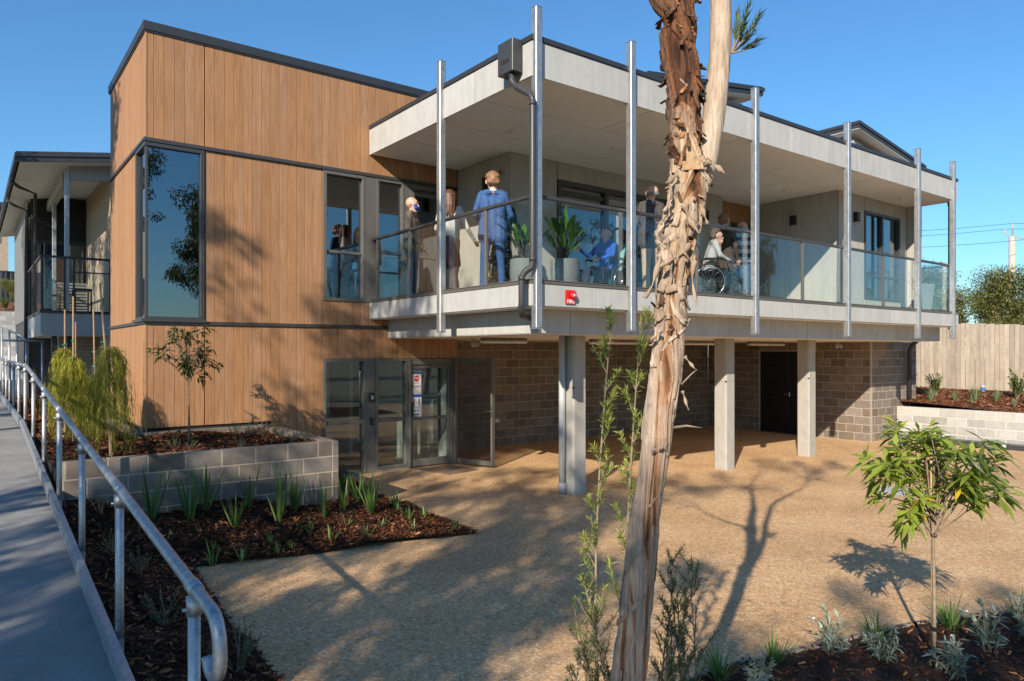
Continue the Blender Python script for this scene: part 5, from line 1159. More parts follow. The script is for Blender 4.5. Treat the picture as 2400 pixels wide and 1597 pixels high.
# ---------------------------------------------------------------- staked saplings
def sapling(seed, trunk_h, top, R_, leafL, leafW, leaf, n_br, per, axis_top):
    rs = np.random.RandomState(seed); lf = LF(); mb = MB()
    pts = [np.array([0, 0, -.05]), np.array([.005, .0, trunk_h * .5]), np.array([0, .008, trunk_h])]; mb.tube(pts, [.013, .012, .010], 8, False)
    ends = []
    for i in range(n_br):
        a = i * 2.399 + rs.uniform(-.3, .3); st = np.array([0, 0, trunk_h + (top - trunk_h) * .35 * rs.rand()]); e = np.array([math.cos(a) * R_ * rs.uniform(.45, 1), math.sin(a) * R_ * rs.uniform(.45, 1), trunk_h + (top - trunk_h) * rs.uniform(.25, 1.0)])
        mid = (st + e) / 2 + np.array([0, 0, .02]); mb.tube([st, mid, e], [.0065, .005, .0035], 5, False); ends.append((e, nrmz((e - st)[None])[0]))
        for q in range(2):
            e2 = mid + (e - mid) * rs.uniform(.2, .8) + rs.normal(0, .09, 3) + np.array([0, 0, .05]); mb.tube([mid, e2], [.004, .003], 5, False); ends.append((e2, nrmz((e2 - mid)[None])[0]))
    for q in range(4):
        e = np.array([rs.normal(0, .07), rs.normal(0, .07), top * rs.uniform(.88, 1.0)]); mb.tube([pts[-1], e], [.007, .004], 5, False); ends.append((e, np.array([0, 0, 1.0])))
    for e, d in ends:
        n = per; ax = nrmz((d + np.array([0, 0, .9]))[None])[0]; ring = rdir(rs, n); ring -= (ring @ ax)[:, None] * ax; ring = nrmz(ring)
        el = rs.uniform(-.25, .95, n)[:, None]; D = ring * (1.05 - np.abs(el) * .4) + ax * el; C = e + ax * rs.uniform(-.07, .02, n)[:, None]
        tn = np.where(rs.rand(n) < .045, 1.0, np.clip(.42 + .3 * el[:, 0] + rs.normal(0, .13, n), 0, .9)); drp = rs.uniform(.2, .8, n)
        lf.add(C, D, leafL * rs.uniform(.6, 1.15, n), leafW * rs.uniform(.8, 1.15, n), drp, tn, rs)
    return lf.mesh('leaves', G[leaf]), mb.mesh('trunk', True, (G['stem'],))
m_ = sapling(305, .82, 1.58, .44, .16, .036, 'mag', 20, 17, 0)
t = put_plant('staked_sapling', m_[0], (5.34, 2.21, .05), 'staked sapling with long glossy yellow green leaves in the mulch', None, 'sapling', 'leaves'); t.rotation_euler = (0, 0, .6); mobj('trunk', m_[1], t, True)
mb = MB(); mb.tube([(.025, .0, -.1), (.02, .012, 1.38)], .0135, 8); mb.obj('stake', G['bamboo'], t, True, True)
for z_ in (.2, .85, 1.12): mb = MB(); mb.tube([(-.012, 0, z_), (.012, .004, z_), (.036, .004, z_)], .0165, 8); mb.obj('tie', G['black'], t, False, True)
m_ = sapling(317, .72, 1.58, .36, .115, .028, 'sapL', 16, 12, 0)
t = put_plant('young_tree', m_[0], (2.42, 10.58, .95), 'young staked tree with dark green leaves in the block planter', None, 'sapling', 'leaves'); t.rotation_euler = (0, 0, .2); mobj('trunk', m_[1], t, True)
mb = MB(); mb.tube([(.03, .01, -.1), (-.03, .01, 1.35)], .011, 7); mb.obj('stake', G['stake'], t, True, True)
for z_ in (.98, 1.06, 1.14): mb = MB(); mb.tube([(-.03, 0, z_), (.02, 0, z_)], .012, 6); mb.obj('tie', G['tie'], t, False, True)
# ---------------------------------------------------------------- needle leaved shrubs round the foreground tree
def needle_shrub(stems, seed, leaf, nl=.034, nw=.0042, side=9, tipbright=True, dens=70, sl=(.10, .22)):
    """stems: list of (base, top, bow)"""
    rs = np.random.RandomState(seed); lf = LF(); mb = MB()
    for b, tp, r0, bare in stems:
        b = np.array(b, float); tp = np.array(tp, float); m = 8; H_ = np.linalg.norm(tp - b); bow = rs.normal(0, .05, 3)
        P = np.array([b + (tp - b) * k / m + bow * math.sin(math.pi * k / m) for k in range(m + 1)]); mb.tube(list(P), [r0 * (1 - .75 * k / m) for k in range(m + 1)], 6, False)
        def dress(Q, n, lo=0.0, br=.0):
            Q = np.array(Q); mm = len(Q) - 1; u = lo + (1 - lo) * rs.rand(n); idx = np.minimum((u * mm).astype(int), mm - 1); f_ = (u * mm - idx)[:, None]; C = Q[idx] * (1 - f_) + Q[idx + 1] * f_; T = nrmz(Q[idx + 1] - Q[idx])
            lf.add(C, T * .75 + rdir(rs, n) * .75, nl * rs.uniform(.7, 1.2, n), nw, .05, np.clip(.18 + br + .5 * u ** 2 + rs.normal(0, .12, n), 0, 1), rs)
        dress(P[int(m * .7):], int(dens * 1.6), 0, .3)
        for k in range(side):
            u = bare + (1 - bare) * (k + rs.rand()) / side; j = min(int(u * m), m - 1); p = P[j] + (P[j + 1] - P[j]) * (u * m - j); a = rs.uniform(0, 6.283); d = np.array([math.cos(a) * .6, math.sin(a) * .6, .9]); ln = H_ * rs.uniform(*sl) * (1.25 - .75 * u); Q = [p]
            for q in range(4): d = nrmz((d + rs.normal(0, .12, 3) + np.array([0, 0, .1]))[None])[0]; Q.append(Q[-1] + d * ln / 4)
            mb.tube(Q, [.0035, .003, .0025, .002, .0015], 4, False); dress(Q, dens, .15, .15 + .25 * u)
    return lf.mesh('leaves', G[leaf]), mb.mesh('stem', True, (G['stem'],))
def at_cam(px, py, dep):     # point at a given bearing, height and depth from the camera station
    lat = (px - 1200) / 1686 * dep; S_, C_ = math.sin(YAW), math.cos(YAW)
    return (lat * S_ + dep * C_, -lat * C_ + dep * S_, CAM_H + (825 - py) / 1686 * dep)
root = Vector((2.135, 2.116, 0))
def rel(p): return (p[0] - root.x, p[1] - root.y, p[2])
m_ = needle_shrub([((0, 0, -.03), (-.01, .01, 2.31), .010, .42), ((.01, -.01, -.03), (.085, -.064, 2.30), .010, .45)], 401, 'bottle', .036, .0055, 26, True, 52, (.04, .09))
t = put_plant('bottlebrush_shrub', m_[0], tuple(root), 'tall thin young bottlebrush with bright tips beside the peeling tree trunk', None, 'shrub', 'leaves'); t.rotation_euler = (0, 0, 0); mobj('stem', m_[1], t, True)
rs_ = np.random.RandomState(77)
stl = [((rs_.normal(0, .03), rs_.normal(0, .03), -.03), (-.02 - .15 * rs_.rand(), .02 + .13 * rs_.rand(), .5 + .8 * rs_.rand()), .005, .15) for i in range(12)]
m_ = needle_shrub(stl, 402, 'melal', .027, .003, 22, False, 60, (.08, .2))
t = put_plant('feathery_shrub', m_[0], (2.10, 2.12, 0), 'feathery dark shrub at the left foot of the peeling tree trunk', None, 'shrub', 'leaves'); t.rotation_euler = (0, 0, 0); mobj('stem', m_[1], t, True)
stl = [((rs_.normal(0, .03), rs_.normal(0, .03), -.03), (-.06 + .22 * rs_.rand(), .05 - .17 * rs_.rand(), .55 + .8 * rs_.rand()), .005, .12) for i in range(13)]
m_ = needle_shrub(stl, 403, 'melal', .027, .003, 22, False, 60, (.08, .2))
t = put_plant('feathery_shrub', m_[0], (2.28, 1.96, 0), 'feathery dark shrub at the right foot of the peeling tree trunk', None, 'shrub', 'leaves'); t.rotation_euler = (0, 0, 0); mobj('stem', m_[1], t, True)
# ---------------------------------------------------------------- the peeling foreground tree
def vnoise(u, v, nu, seed):
    """value noise, periodic in u with nu cells"""
    rs = np.random.RandomState(seed); T = rs.rand(nu, 512); iu = np.floor(u).astype(int); iv = np.floor(v).astype(int); fu = u - iu; fv = v - iv
    fu = fu * fu * (3 - 2 * fu); fv = fv * fv * (3 - 2 * fv); a = T[iu % nu, iv % 512]; b = T[(iu + 1) % nu, iv % 512]; c = T[iu % nu, (iv + 1) % 512]; d = T[(iu + 1) % nu, (iv + 1) % 512]
    return (a * (1 - fu) + b * fu) * (1 - fv) + (c * (1 - fu) + d * fu) * fv
def limb(path, rad, amp, seed, nr=260, ns=96, shag=None):
    P = np.array(path, float); q = np.linspace(0, len(P) - 1, nr); i0 = np.minimum(q.astype(int), len(P) - 2); f = (q - i0)[:, None]
    Pm = np.vstack([2 * P[0] - P[1], P, 2 * P[-1] - P[-2]])
    p0, p1, p2, p3 = Pm[i0], Pm[i0 + 1], Pm[i0 + 2], Pm[i0 + 3]
    C = .5 * ((2 * p1) + (-p0 + p2) * f + (2 * p0 - 5 * p1 + 4 * p2 - p3) * f ** 2 + (-p0 + 3 * p1 - 3 * p2 + p3) * f ** 3)
    r = np.interp(q, np.arange(len(P)), rad); s = np.concatenate([[0], np.cumsum(np.linalg.norm(np.diff(C, axis=0), axis=1))])
    th = np.arange(ns) / ns; U, S_ = np.meshgrid(th, s)
    tw = S_ * .22
    sh = np.interp(S_, *shag) if shag else np.ones_like(S_)
    wu = .05 * (vnoise(U * 6 % 6, S_ * 5, 6, seed + 7) - .5) * (1 + 2.2 * sh); ws = .10 * (vnoise(U * 5 % 5, S_ * 4 + 9, 5, seed + 8) - .5)
    Uw = U + tw + wu; Sw = S_ + ws * (1 + sh)
    def nz(k, f, sd): return vnoise((Uw * k) % k, Sw * f + 20, k, sd)
    lo = nz(5, 1.1, seed) * .5 + nz(9, 2.6, seed + 1) * .32 + nz(21, 5.0, seed + 2) * .18           # long vertical plates
    hi = nz(6, 5.5, seed + 3) * .42 + nz(11, 11, seed + 4) * .33 + nz(23, 24, seed + 5) * .25         # short shaggy plates
    h = lo * (1 - .8 * sh.clip(0, 1)) + hi * .8 * sh.clip(0, 1)
    nl = 5.0; hs_ = (h - .2) / .6 * nl; fl_ = np.floor(hs_); fr = hs_ - fl_
    ter = (fl_ + np.clip((fr - .0) / .18, 0, 1) * .25 + fr * .15) / nl                               # terraces with a sharp lip
    fis = np.minimum(np.clip(np.abs(nz(8, .9, seed + 9) - .5) * 11, 0, 1), np.clip(np.abs(nz(15, 1.8, seed + 13) - .5) * 9 + .25, 0, 1))
    fib = nz(60, 3.0, seed + 10) * .5 + nz(110, 9.0, seed + 11) * .5
    D = amp * ((ter - .5) * (2.9 + 1.7 * sh) + (fis - 1) * (.9 + .3 * sh) + (fib - .5) * .35)
    tintv = np.clip(ter * .95 + (nz(13, 3.5, seed + 12) - .5) * .35 - (1 - fis) * .25 + .20 * (1 - sh.clip(0, 1)) * (1 if shag else 0), 0, 1)
    T_ = np.gradient(C, axis=0); T_ /= np.linalg.norm(T_, axis=1, keepdims=True)
    X_ = np.cross(T_, [0, 1, 0]); X_ /= np.linalg.norm(X_, axis=1, keepdims=True); Y_ = np.cross(T_, X_)
    ang = U * 2 * math.pi; rr_ = r[:, None] + D * np.minimum(1, r[:, None] / .07)
    V = C[:, None, :] + (np.cos(ang) * rr_)[..., None] * X_[:, None, :] + (np.sin(ang) * rr_)[..., None] * Y_[:, None, :]
    F = []
    k = np.arange(ns); k2 = (k + 1) % ns
    for i in range(nr - 1): F.append(np.stack([i * ns + k, i * ns + k2, (i + 1) * ns + k2, (i + 1) * ns + k], 1))
    F = np.concatenate(F); tf = tintv.reshape(-1)[F[:, 0]]
    return V.reshape(-1, 3), F, C, r, tf
K = 1.0187
def tp(x, y, dep=2.6): return at_cam(x * K, y * K, dep)
tr = thing('paperbark_tree', 'leaning tree with peeling cream and rust bark in front of the building', 'tree', (1.84, 1.87, 0))
main = [(1.82, 1.90, -.1), tp(1415, 1900), tp(1432, 1720), tp(1448, 1563), tp(1462, 1417), tp(1478, 1249), tp(1493, 1136), tp(1510, 1024), tp(1518, 939), tp(1529, 856), tp(1538, 771), tp(1545, 690), tp(1562, 560), tp(1577, 476), tp(1588, 400), tp(1586, 326), tp(1581, 250), tp(1573, 172), tp(1563, 100), tp(1557, 40), tp(1548, -60), tp(1535, -200), tp(1540, -420)]
mr = [.085, .078, .070, .063, .059, .056, .056, .060, .061, .060, .054, .054, .064, .060, .066, .057, .056, .060, .062, .060, .058, .055, .048]
sidx = 14
V_m, F, C_, r_, tf = limb(main[:sidx + 2], mr[:sidx + 1] + [.030], .0115, 3, 800, 200, ([0, 1.1, 2.0, 2.35, 2.62, 3.2], [.0, .0, .12, .55, 1.0, 1.1])); mobj('trunk', fastmesh('trunk', V_m, F, G['layer'], True, tf), tr)
Vd, Fd, Cd, rd_, tf = limb(main[sidx:], mr[sidx:], .012, 17, 420, 130); mobj('limb', fastmesh('limb', Vd, Fd, G['layerdark'], True, tf), tr); tag(tr.children[-1], 'dark red brown shaggy limb')
rb = [tp(1603, 440), tp(1624, 370), tp(1638, 300), tp(1647, 225), tp(1655, 150), tp(1659, 75), tp(1657, -90), tp(1672, -260), tp(1690, -480)]
Vr, Fr, Cr, rr3, tf = limb(rb, [.04, .042, .040, .040, .038, .038, .037, .034, .03], .003, 29, 150, 60); mobj('limb', fastmesh('limb', Vr, Fr, G['barksmooth'], True), tr); tag(tr.children[-1], 'smooth cream limb')
sb_ = [tp(1557, 45), tp(1530, 25), tp(1512, 5), tp(1498, -25), tp(1486, -70)]
V, F, _, _, _ = limb(sb_, [.03, .026, .024, .022, .02], .006, 41, 40, 30); mobj('limb', fastmesh('limb', V, F, G['barkdark'], False), tr)
def flakes(V, ns, r, n, s0, s1, seed, mt, hmin, hmax, lift=.012, off=.002, asp=(.35, .8), name='bark_flake'):
    """plates of loose bark that wrap the limb surface and lift at one end"""
    rs = np.random.RandomState(seed); S = V.reshape(-1, ns, 3); nr = len(S); C = S.mean(1); O = []; F = []
    ds = np.linalg.norm(C[-1] - C[0]) / nr
    for k in range(n):
        i = rs.uniform(s0, s1) * (nr - 1); a0 = rs.uniform(0, ns); hh = rs.uniform(hmin, hmax); ww = hh * rs.uniform(*asp); ph = rs.normal(0, .45); m, q = 7, 5; lf_ = lift * rs.uniform(.1, 1.6); sg = rs.choice([1, -1], p=[.75, .25]); rv = r[int(i)]; jw = rs.uniform(.6, 1.1, m + 1); jo = np.cumsum(rs.normal(0, .09, m + 1)); b = len(O); tw = rs.normal(0, .5)
        for u in range(m + 1):
            uu = u / m; w_ = ww * jw[u] * (1 - .55 * abs(uu - .4) ** 1.2)
            for v in range(q):
                vv = v / (q - 1) - .5; x = vv * w_ + jo[u] * ww; y = (uu - .5) * hh; x2 = x * math.cos(ph) - y * math.sin(ph); y2 = x * math.sin(ph) + y * math.cos(ph)
                ii = np.clip(i + sg * y2 / ds, 0, nr - 1.001); aa = (a0 + x2 / (2 * math.pi * rv) * ns); i0 = int(ii); j0 = int(math.floor(aa)); fi = ii - i0; fa = aa - j0
                p = (S[i0, j0 % ns] * (1 - fa) + S[i0, (j0 + 1) % ns] * fa) * (1 - fi) + (S[i0 + 1, j0 % ns] * (1 - fa) + S[i0 + 1, (j0 + 1) % ns] * fa) * fi
                nn = p - C[i0]; nn = nn / np.linalg.norm(nn); l_ = max(0, (1 - uu) - .25) / .75
                O.append(p + nn * (off + lf_ * l_ ** 1.6 + tw * vv * .006 + rs.uniform(0, .0012)))
        for u in range(m):
            for v in range(q - 1): e = b + u * q + v; F.append((e, e + 1, e + q + 1, e + q))
    o = mobj(name, fastmesh(name, O, F, mt, True), tr); tag(o, kind='stuff'); md = o.modifiers.new('thick', 'SOLIDIFY'); md.thickness = .0022; return o
flakes(V_m, 200, r_, 40, .66, .985, 1, G['strip'], .03, .10, .012, .001, (.22, .6)); flakes(V_m, 200, r_, 26, .62, .985, 12, G['barksmooth'], .06, .20, .010, .001, (.12, .26)); flakes(V_m, 200, r_, 22, .66, .985, 14, G['barkdark'], .02, .07, .014, .001, (.2, .5)); flakes(V_m, 200, r_, 40, .64, .99, 15, G['strip'], .012, .035, .014, .001, (.3, .9))
flakes(V_m, 200, r_, 14, .08, .62, 2, G['strip'], .05, .16, .010, .0008, (.08, .2))
flakes(Vd, 130, rd_, 60, .02, .85, 3, G['barkdark'], .03, .12, .022, .001, (.15, .45)); flakes(Vd, 130, rd_, 18, .0, .4, 5, G['strip'], .03, .08, .014, .001, (.2, .5)); flakes(Vd, 130, rd_, 18, .0, .85, 6, G['orangebark'], .03, .09, .008, .001, (.12, .3))
def bigstrip(x, y, dx, dy, ln, wd, seed, mt='strip', dep=2.53):
    """one long hanging tongue of bark"""
    rs = np.random.RandomState(seed); p = np.array(tp(x, y, dep)); rt = np.array([math.sin(YAW), -math.cos(YAW), 0]); nf = -np.array([math.cos(YAW), math.sin(YAW), 0]); d_ = rt * dx + np.array([0, 0, -dy]); d_ /= np.linalg.norm(d_); V = []; F = []; m = 9; s_ = np.cross(d_, nf)
    for q in range(m + 1):
        w_ = wd * (.7 + .5 * math.sin(q * 1.1 + seed)) * (1 - .35 * q / m); V += [p - s_ * w_ / 2, p + nf * w_ * .22, p + s_ * w_ / 2]; p = p + d_ * ln / m; d_ = d_ + rs.normal(0, .10, 3) + nf * .03; d_ /= np.linalg.norm(d_)
    for q in range(m): F += [(3 * q, 3 * q + 1, 3 * q + 4, 3 * q + 3), (3 * q + 1, 3 * q + 2, 3 * q + 5, 3 * q + 4)]
    me = fastmesh('bark_tongue', V, F, G[mt], True); o = mobj('bark_tongue', me, tr); md = o.modifiers.new('thick', 'SOLIDIFY'); md.thickness = .003
for a in [(1622, 372, .95, .25, .085, .028, 1), (1560, 402, -.9, .35, .06, .03, 2), (1545, 470, -.55, .85, .085, .022, 3), (1610, 470, .5, .9, .075, .02, 4), (1520, 590, -.25, 1, .17, .022, 5), (1590, 560, -.75, .8, .15, .026, 6), (1600, 600, -.35, 1, .17, .02, 7), (1575, 470, .3, .95, .12, .03, 8), (1535, 550, .2, 1, .14, .02, 9), (1560, 540, .35, .9, .10, .024, 10), (1545, 430, -.2, 1, .1, .02, 11), (1528, 1030, -.95, .1, .05, .016, 12), (1520, 760, -.6, .9, .05, .018, 13), (1575, 820, .55, .85, .06, .014, 14), (1570, 900, .4, 1, .07, .014, 15)]: bigstrip(*a)
# leafy sprig on the smooth limb and two snapped twigs
def sprig(seed, x, y, tips_):
    rs = np.random.RandomState(seed); lf = LF(); mb = MB(); b = np.array(tp(x, y, 2.58))
    for (tx, ty, dd) in tips_:
        e = np.array(tp(tx, ty, 2.58 + dd)); mid = (b + e) / 2 + np.array([0, 0, -.012]); mb.tube([b, mid, e], [.004, .0025, .0015], 5, False); P = np.array([b, mid, e]); n = 70; u = rs.uniform(.3, 1, n); idx = np.minimum((u * 2).astype(int), 1); f_ = (u * 2 - idx)[:, None]; C = P[idx] * (1 - f_) + P[idx + 1] * f_; T = nrmz((e - b)[None])
        lf.add(C, T + rdir(rs, n) * .5 + np.array([0, 0, .25]), rs.uniform(.03, .055, n), .0045, .05, rs.uniform(.2, .8, n), rs)
    mobj('sprig_twig', mb.mesh('sprig_twig', True, (G['stem'],)), tr); mobj('sprig_leaves', lf.mesh('sprig_leaves', G['melal']), tr)
sprig(5, 1684, 122, [(1745, 40, 0), (1735, 70, .05), (1722, 20, -.04), (1700, 30, .03), (1742, 95, -.03), (1712, 55, 0)])
mb = MB(); mb.tube([tp(1568, 885, 2.55), tp(1590, 862, 2.54), tp(1604, 850, 2.53)], [.004, .003, .001], 5); mb.tube([tp(1545, 985, 2.54), tp(1580, 980, 2.5), tp(1615, 985, 2.5)], [.006, .004, .001], 5); mb.obj('twig', G['stem'], tr, True)
# crown above the frame
rs = np.random.RandomState(9); out = []; tips = []
skeleton(rs, main[-1], (-.1, .1, 1), .9, .045, 3, out, tips, .7, .15, .75, (2, 3)); skeleton(rs, rb[-1], (.5, -.4, 1), .9, .033, 3, out, tips, .75, .1, .75, (2, 3)); skeleton(rs, sb_[-1], (-.8, .55, .6), .8, .02, 3, out, tips, .7, .05, .75, (2, 3))
wood(out).obj('branches', G['stem'], tr, True)
lf = LF()
for p, d in tips:
    n = 60; off = rdir(rs, n) * (rs.rand(n, 1) ** .5) * .22; lf.add(p + off, rdir(rs, n) * .6 + d * .5, rs.uniform(.04, .08, n), .011, .1, rs.uniform(.2, .8, n), rs)
mobj('crown', lf.mesh('crown', G['melal']), tr)
# ================================================================ BALCONY FURNITURE AND PEOPLE
DK = 3.08
def lily(seed, n, L, W):
    rs = np.random.RandomState(seed); lf = LF(); mb = MB()
    for i in range(n):
        a = rs.uniform(0, 6.283); h = rs.uniform(.15, .45); tl = rs.uniform(.15, .75); e = np.array([math.cos(a) * tl * .35, math.sin(a) * tl * .35, h]); mb.tube([(0, 0, -.05), tuple(e * np.array([.4, .4, .6])), tuple(e)], [.006, .005, .004], 5, False)
        lf.blade(e, (math.cos(a) * tl, math.sin(a) * tl, .8), L * rs.uniform(.7, 1.15), W * rs.uniform(.8, 1.1), rs.uniform(.5, 1.5), rs.uniform(.1, .9), 7)
    return lf.mesh('leaves', G['lily']), mb.mesh('stem', True, (G['stemdark'],))
for i, (x, y, r_, h_, lb) in enumerate([(6.78, 7.72, .20, .40, 'round grey pot with a broad leaved lily at the sunny balcony corner glass'), (6.30, 8.05, .20, .40, 'round grey pot with a broad leaved lily beside the corner downpipe')]):
    t = thing('potted_lily', lb, 'pot plant', (x, y, DK))
    mb = MB(); mb.lathe([(r_ * .82, 0), (r_ * .95, h_ * .15), (r_ * 1.03, h_ * .55), (r_, h_ * .97), (r_ * .97, h_), (r_ * .9, h_), (r_ * .88, h_ * .9), (.01, h_ * .88)], (0, 0, 0), 28); mb.obj('pot', G['pot'], t, True, True)
    a, b = lily(500 + i, 26, .34, .085)
    o = mobj('leaves', a, t, True); o.location = (0, 0, h_ * .9); o = mobj('stem', b, t, True); o.location = (0, 0, h_ * .9)
t = thing('potted_olive', 'tapered dark planter with a small olive tree at the far balcony end', 'pot plant', (17.75, 7.55, DK))
mb = MB(); mb.lathe([(.13, 0), (.21, .62), (.21, .66), (.18, .66), (.17, .6), (.01, .6)], (0, 0, 0), 4); mb.obj('pot', G['pot'], t, False, True)
a, b, _ = bush(520, 12, .75, .05, .011, 'gum', .35, 34); o = mobj('leaves', a, t, True); o.location = (0, 0, .6); o = mobj('stem', b, t, True); o.location = (0, 0, .6)

SKIN = plain('skin', (.52, .29, .20), .55, 0, .06, 20); SKINP = plain('skin_pale', (.60, .36, .27), .55, 0, .06, 20)
def cloth(name, c, rough=.85, var=.10, scale=25):
    t = NT('cloth_' + name); v = t.coord((1, 1, .55)); n = t.noise(v, scale, 5); f = t.noise(v, 11, 4, .6, 1.4); cc = t.ramp(n, [(.3, sc(c, 1 - var)), (.7, sc(c, 1 + var))]); t.bump(f, .9, .03); return t.fin(cc, rough, 0, .3)
def floral(name, base, spots, sc_=38, th=.52):
    t = NT('cloth_' + name); v = t.coord(rand=False); n = t.noise(v, sc_, 3, .6, .8); c = t.ramp(n, [(th - .02, base), (th + .02, spots)]); return t.fin(c, .8)
def striped(name, a, b, per):
    t = NT('cloth_' + name); tc = t.nd('ShaderNodeTexCoord'); sp = t.nd('ShaderNodeSeparateXYZ'); t.lk(tc.outputs['Object'], sp.inputs[0]); m = t.nd('ShaderNodeMath', operation='MULTIPLY'); m.inputs[1].default_value = 1 / per; t.lk(sp.outputs[2], m.inputs[0]); f = t.nd('ShaderNodeMath', operation='FRACT'); t.lk(m.outputs[0], f.inputs[0])
    return t.fin(t.ramp(f.outputs[0], [(0, a), (.5, b)], 'CONSTANT'), .85)
def capsule(p0, r0, p1, r1, n=12, rg=4):
    p0 = np.array(p0, float); p1 = np.array(p1, float); d = p1 - p0; L = np.linalg.norm(d); d = d / L if L > 1e-6 else np.array([0, 0, 1.0])
    x = np.cross(d, [0, 0, 1.0]) if abs(d[2]) < .9 else np.cross(d, [1.0, 0, 0]); x /= np.linalg.norm(x); y = np.cross(d, x); V = []; F = []
    rings = [(p0, r0, -math.pi / 2 + math.pi / 2 * k / rg) for k in range(rg + 1)] + [(p1, r1, math.pi / 2 * k / rg) for k in range(rg + 1)]
    for c, r, a in rings:
        for k in range(n):
            th = 2 * math.pi * k / n; V.append(c + d * (r * math.sin(a)) + (x * math.cos(th) + y * math.sin(th)) * max(r * math.cos(a), r * .02))
    m = len(rings)
    for i in range(m - 1):
        for k in range(n): a = i * n + k; b = i * n + (k + 1) % n; F.append((a, b, b + n, a + n))
    F.append(tuple(range(n - 1, -1, -1))); F.append(tuple(range((m - 1) * n, m * n)))
    return V, F
def blob(prims, voxel, mats, smooth_it=3):
    """union of tapered capsules (p0,r0,p1,r1,material index) as one continuous skin"""
    mb = MB()
    for p0, r0, p1, r1, k in prims: mb.add(*capsule(p0, r0, p1, r1))
    me = mb.mesh('blob'); o = bpy.data.objects.new('blob', me); col.objects.link(o)
    md = o.modifiers.new('r', 'REMESH'); md.mode = 'VOXEL'; md.voxel_size = voxel; md.use_smooth_shade = True
    if smooth_it: ms = o.modifiers.new('s', 'SMOOTH'); ms.iterations = smooth_it; ms.factor = .5
    dg = bpy.context.evaluated_depsgraph_get(); dg.update(); m2 = bpy.data.meshes.new_from_object(o.evaluated_get(dg)); bpy.data.objects.remove(o)
    n = len(m2.polygons); cen = np.empty(n * 3, dtype=np.float32); m2.polygons.foreach_get('center', cen); cen = cen.reshape(-1, 3)
    best = np.full(n, 1e9); idx = np.zeros(n, dtype=np.int32)
    for p0, r0, p1, r1, k in prims:
        p0 = np.array(p0, float); p1 = np.array(p1, float); d = p1 - p0; L2 = max(d @ d, 1e-9); u = np.clip(((cen - p0) @ d) / L2, 0, 1); q = np.linalg.norm(cen - (p0 + u[:, None] * d), axis=1) - (r0 + (r1 - r0) * u)
        m = q < best; best[m] = q[m]; idx[m] = k
    m2.materials.clear()
    for m in mats: m2.materials.append(m)
    m2.polygons.foreach_set('material_index', idx); m2.polygons.foreach_set('use_smooth', np.ones(n, dtype=bool)); m2.update(); return m2
def V3(*a): return np.array(a, float)
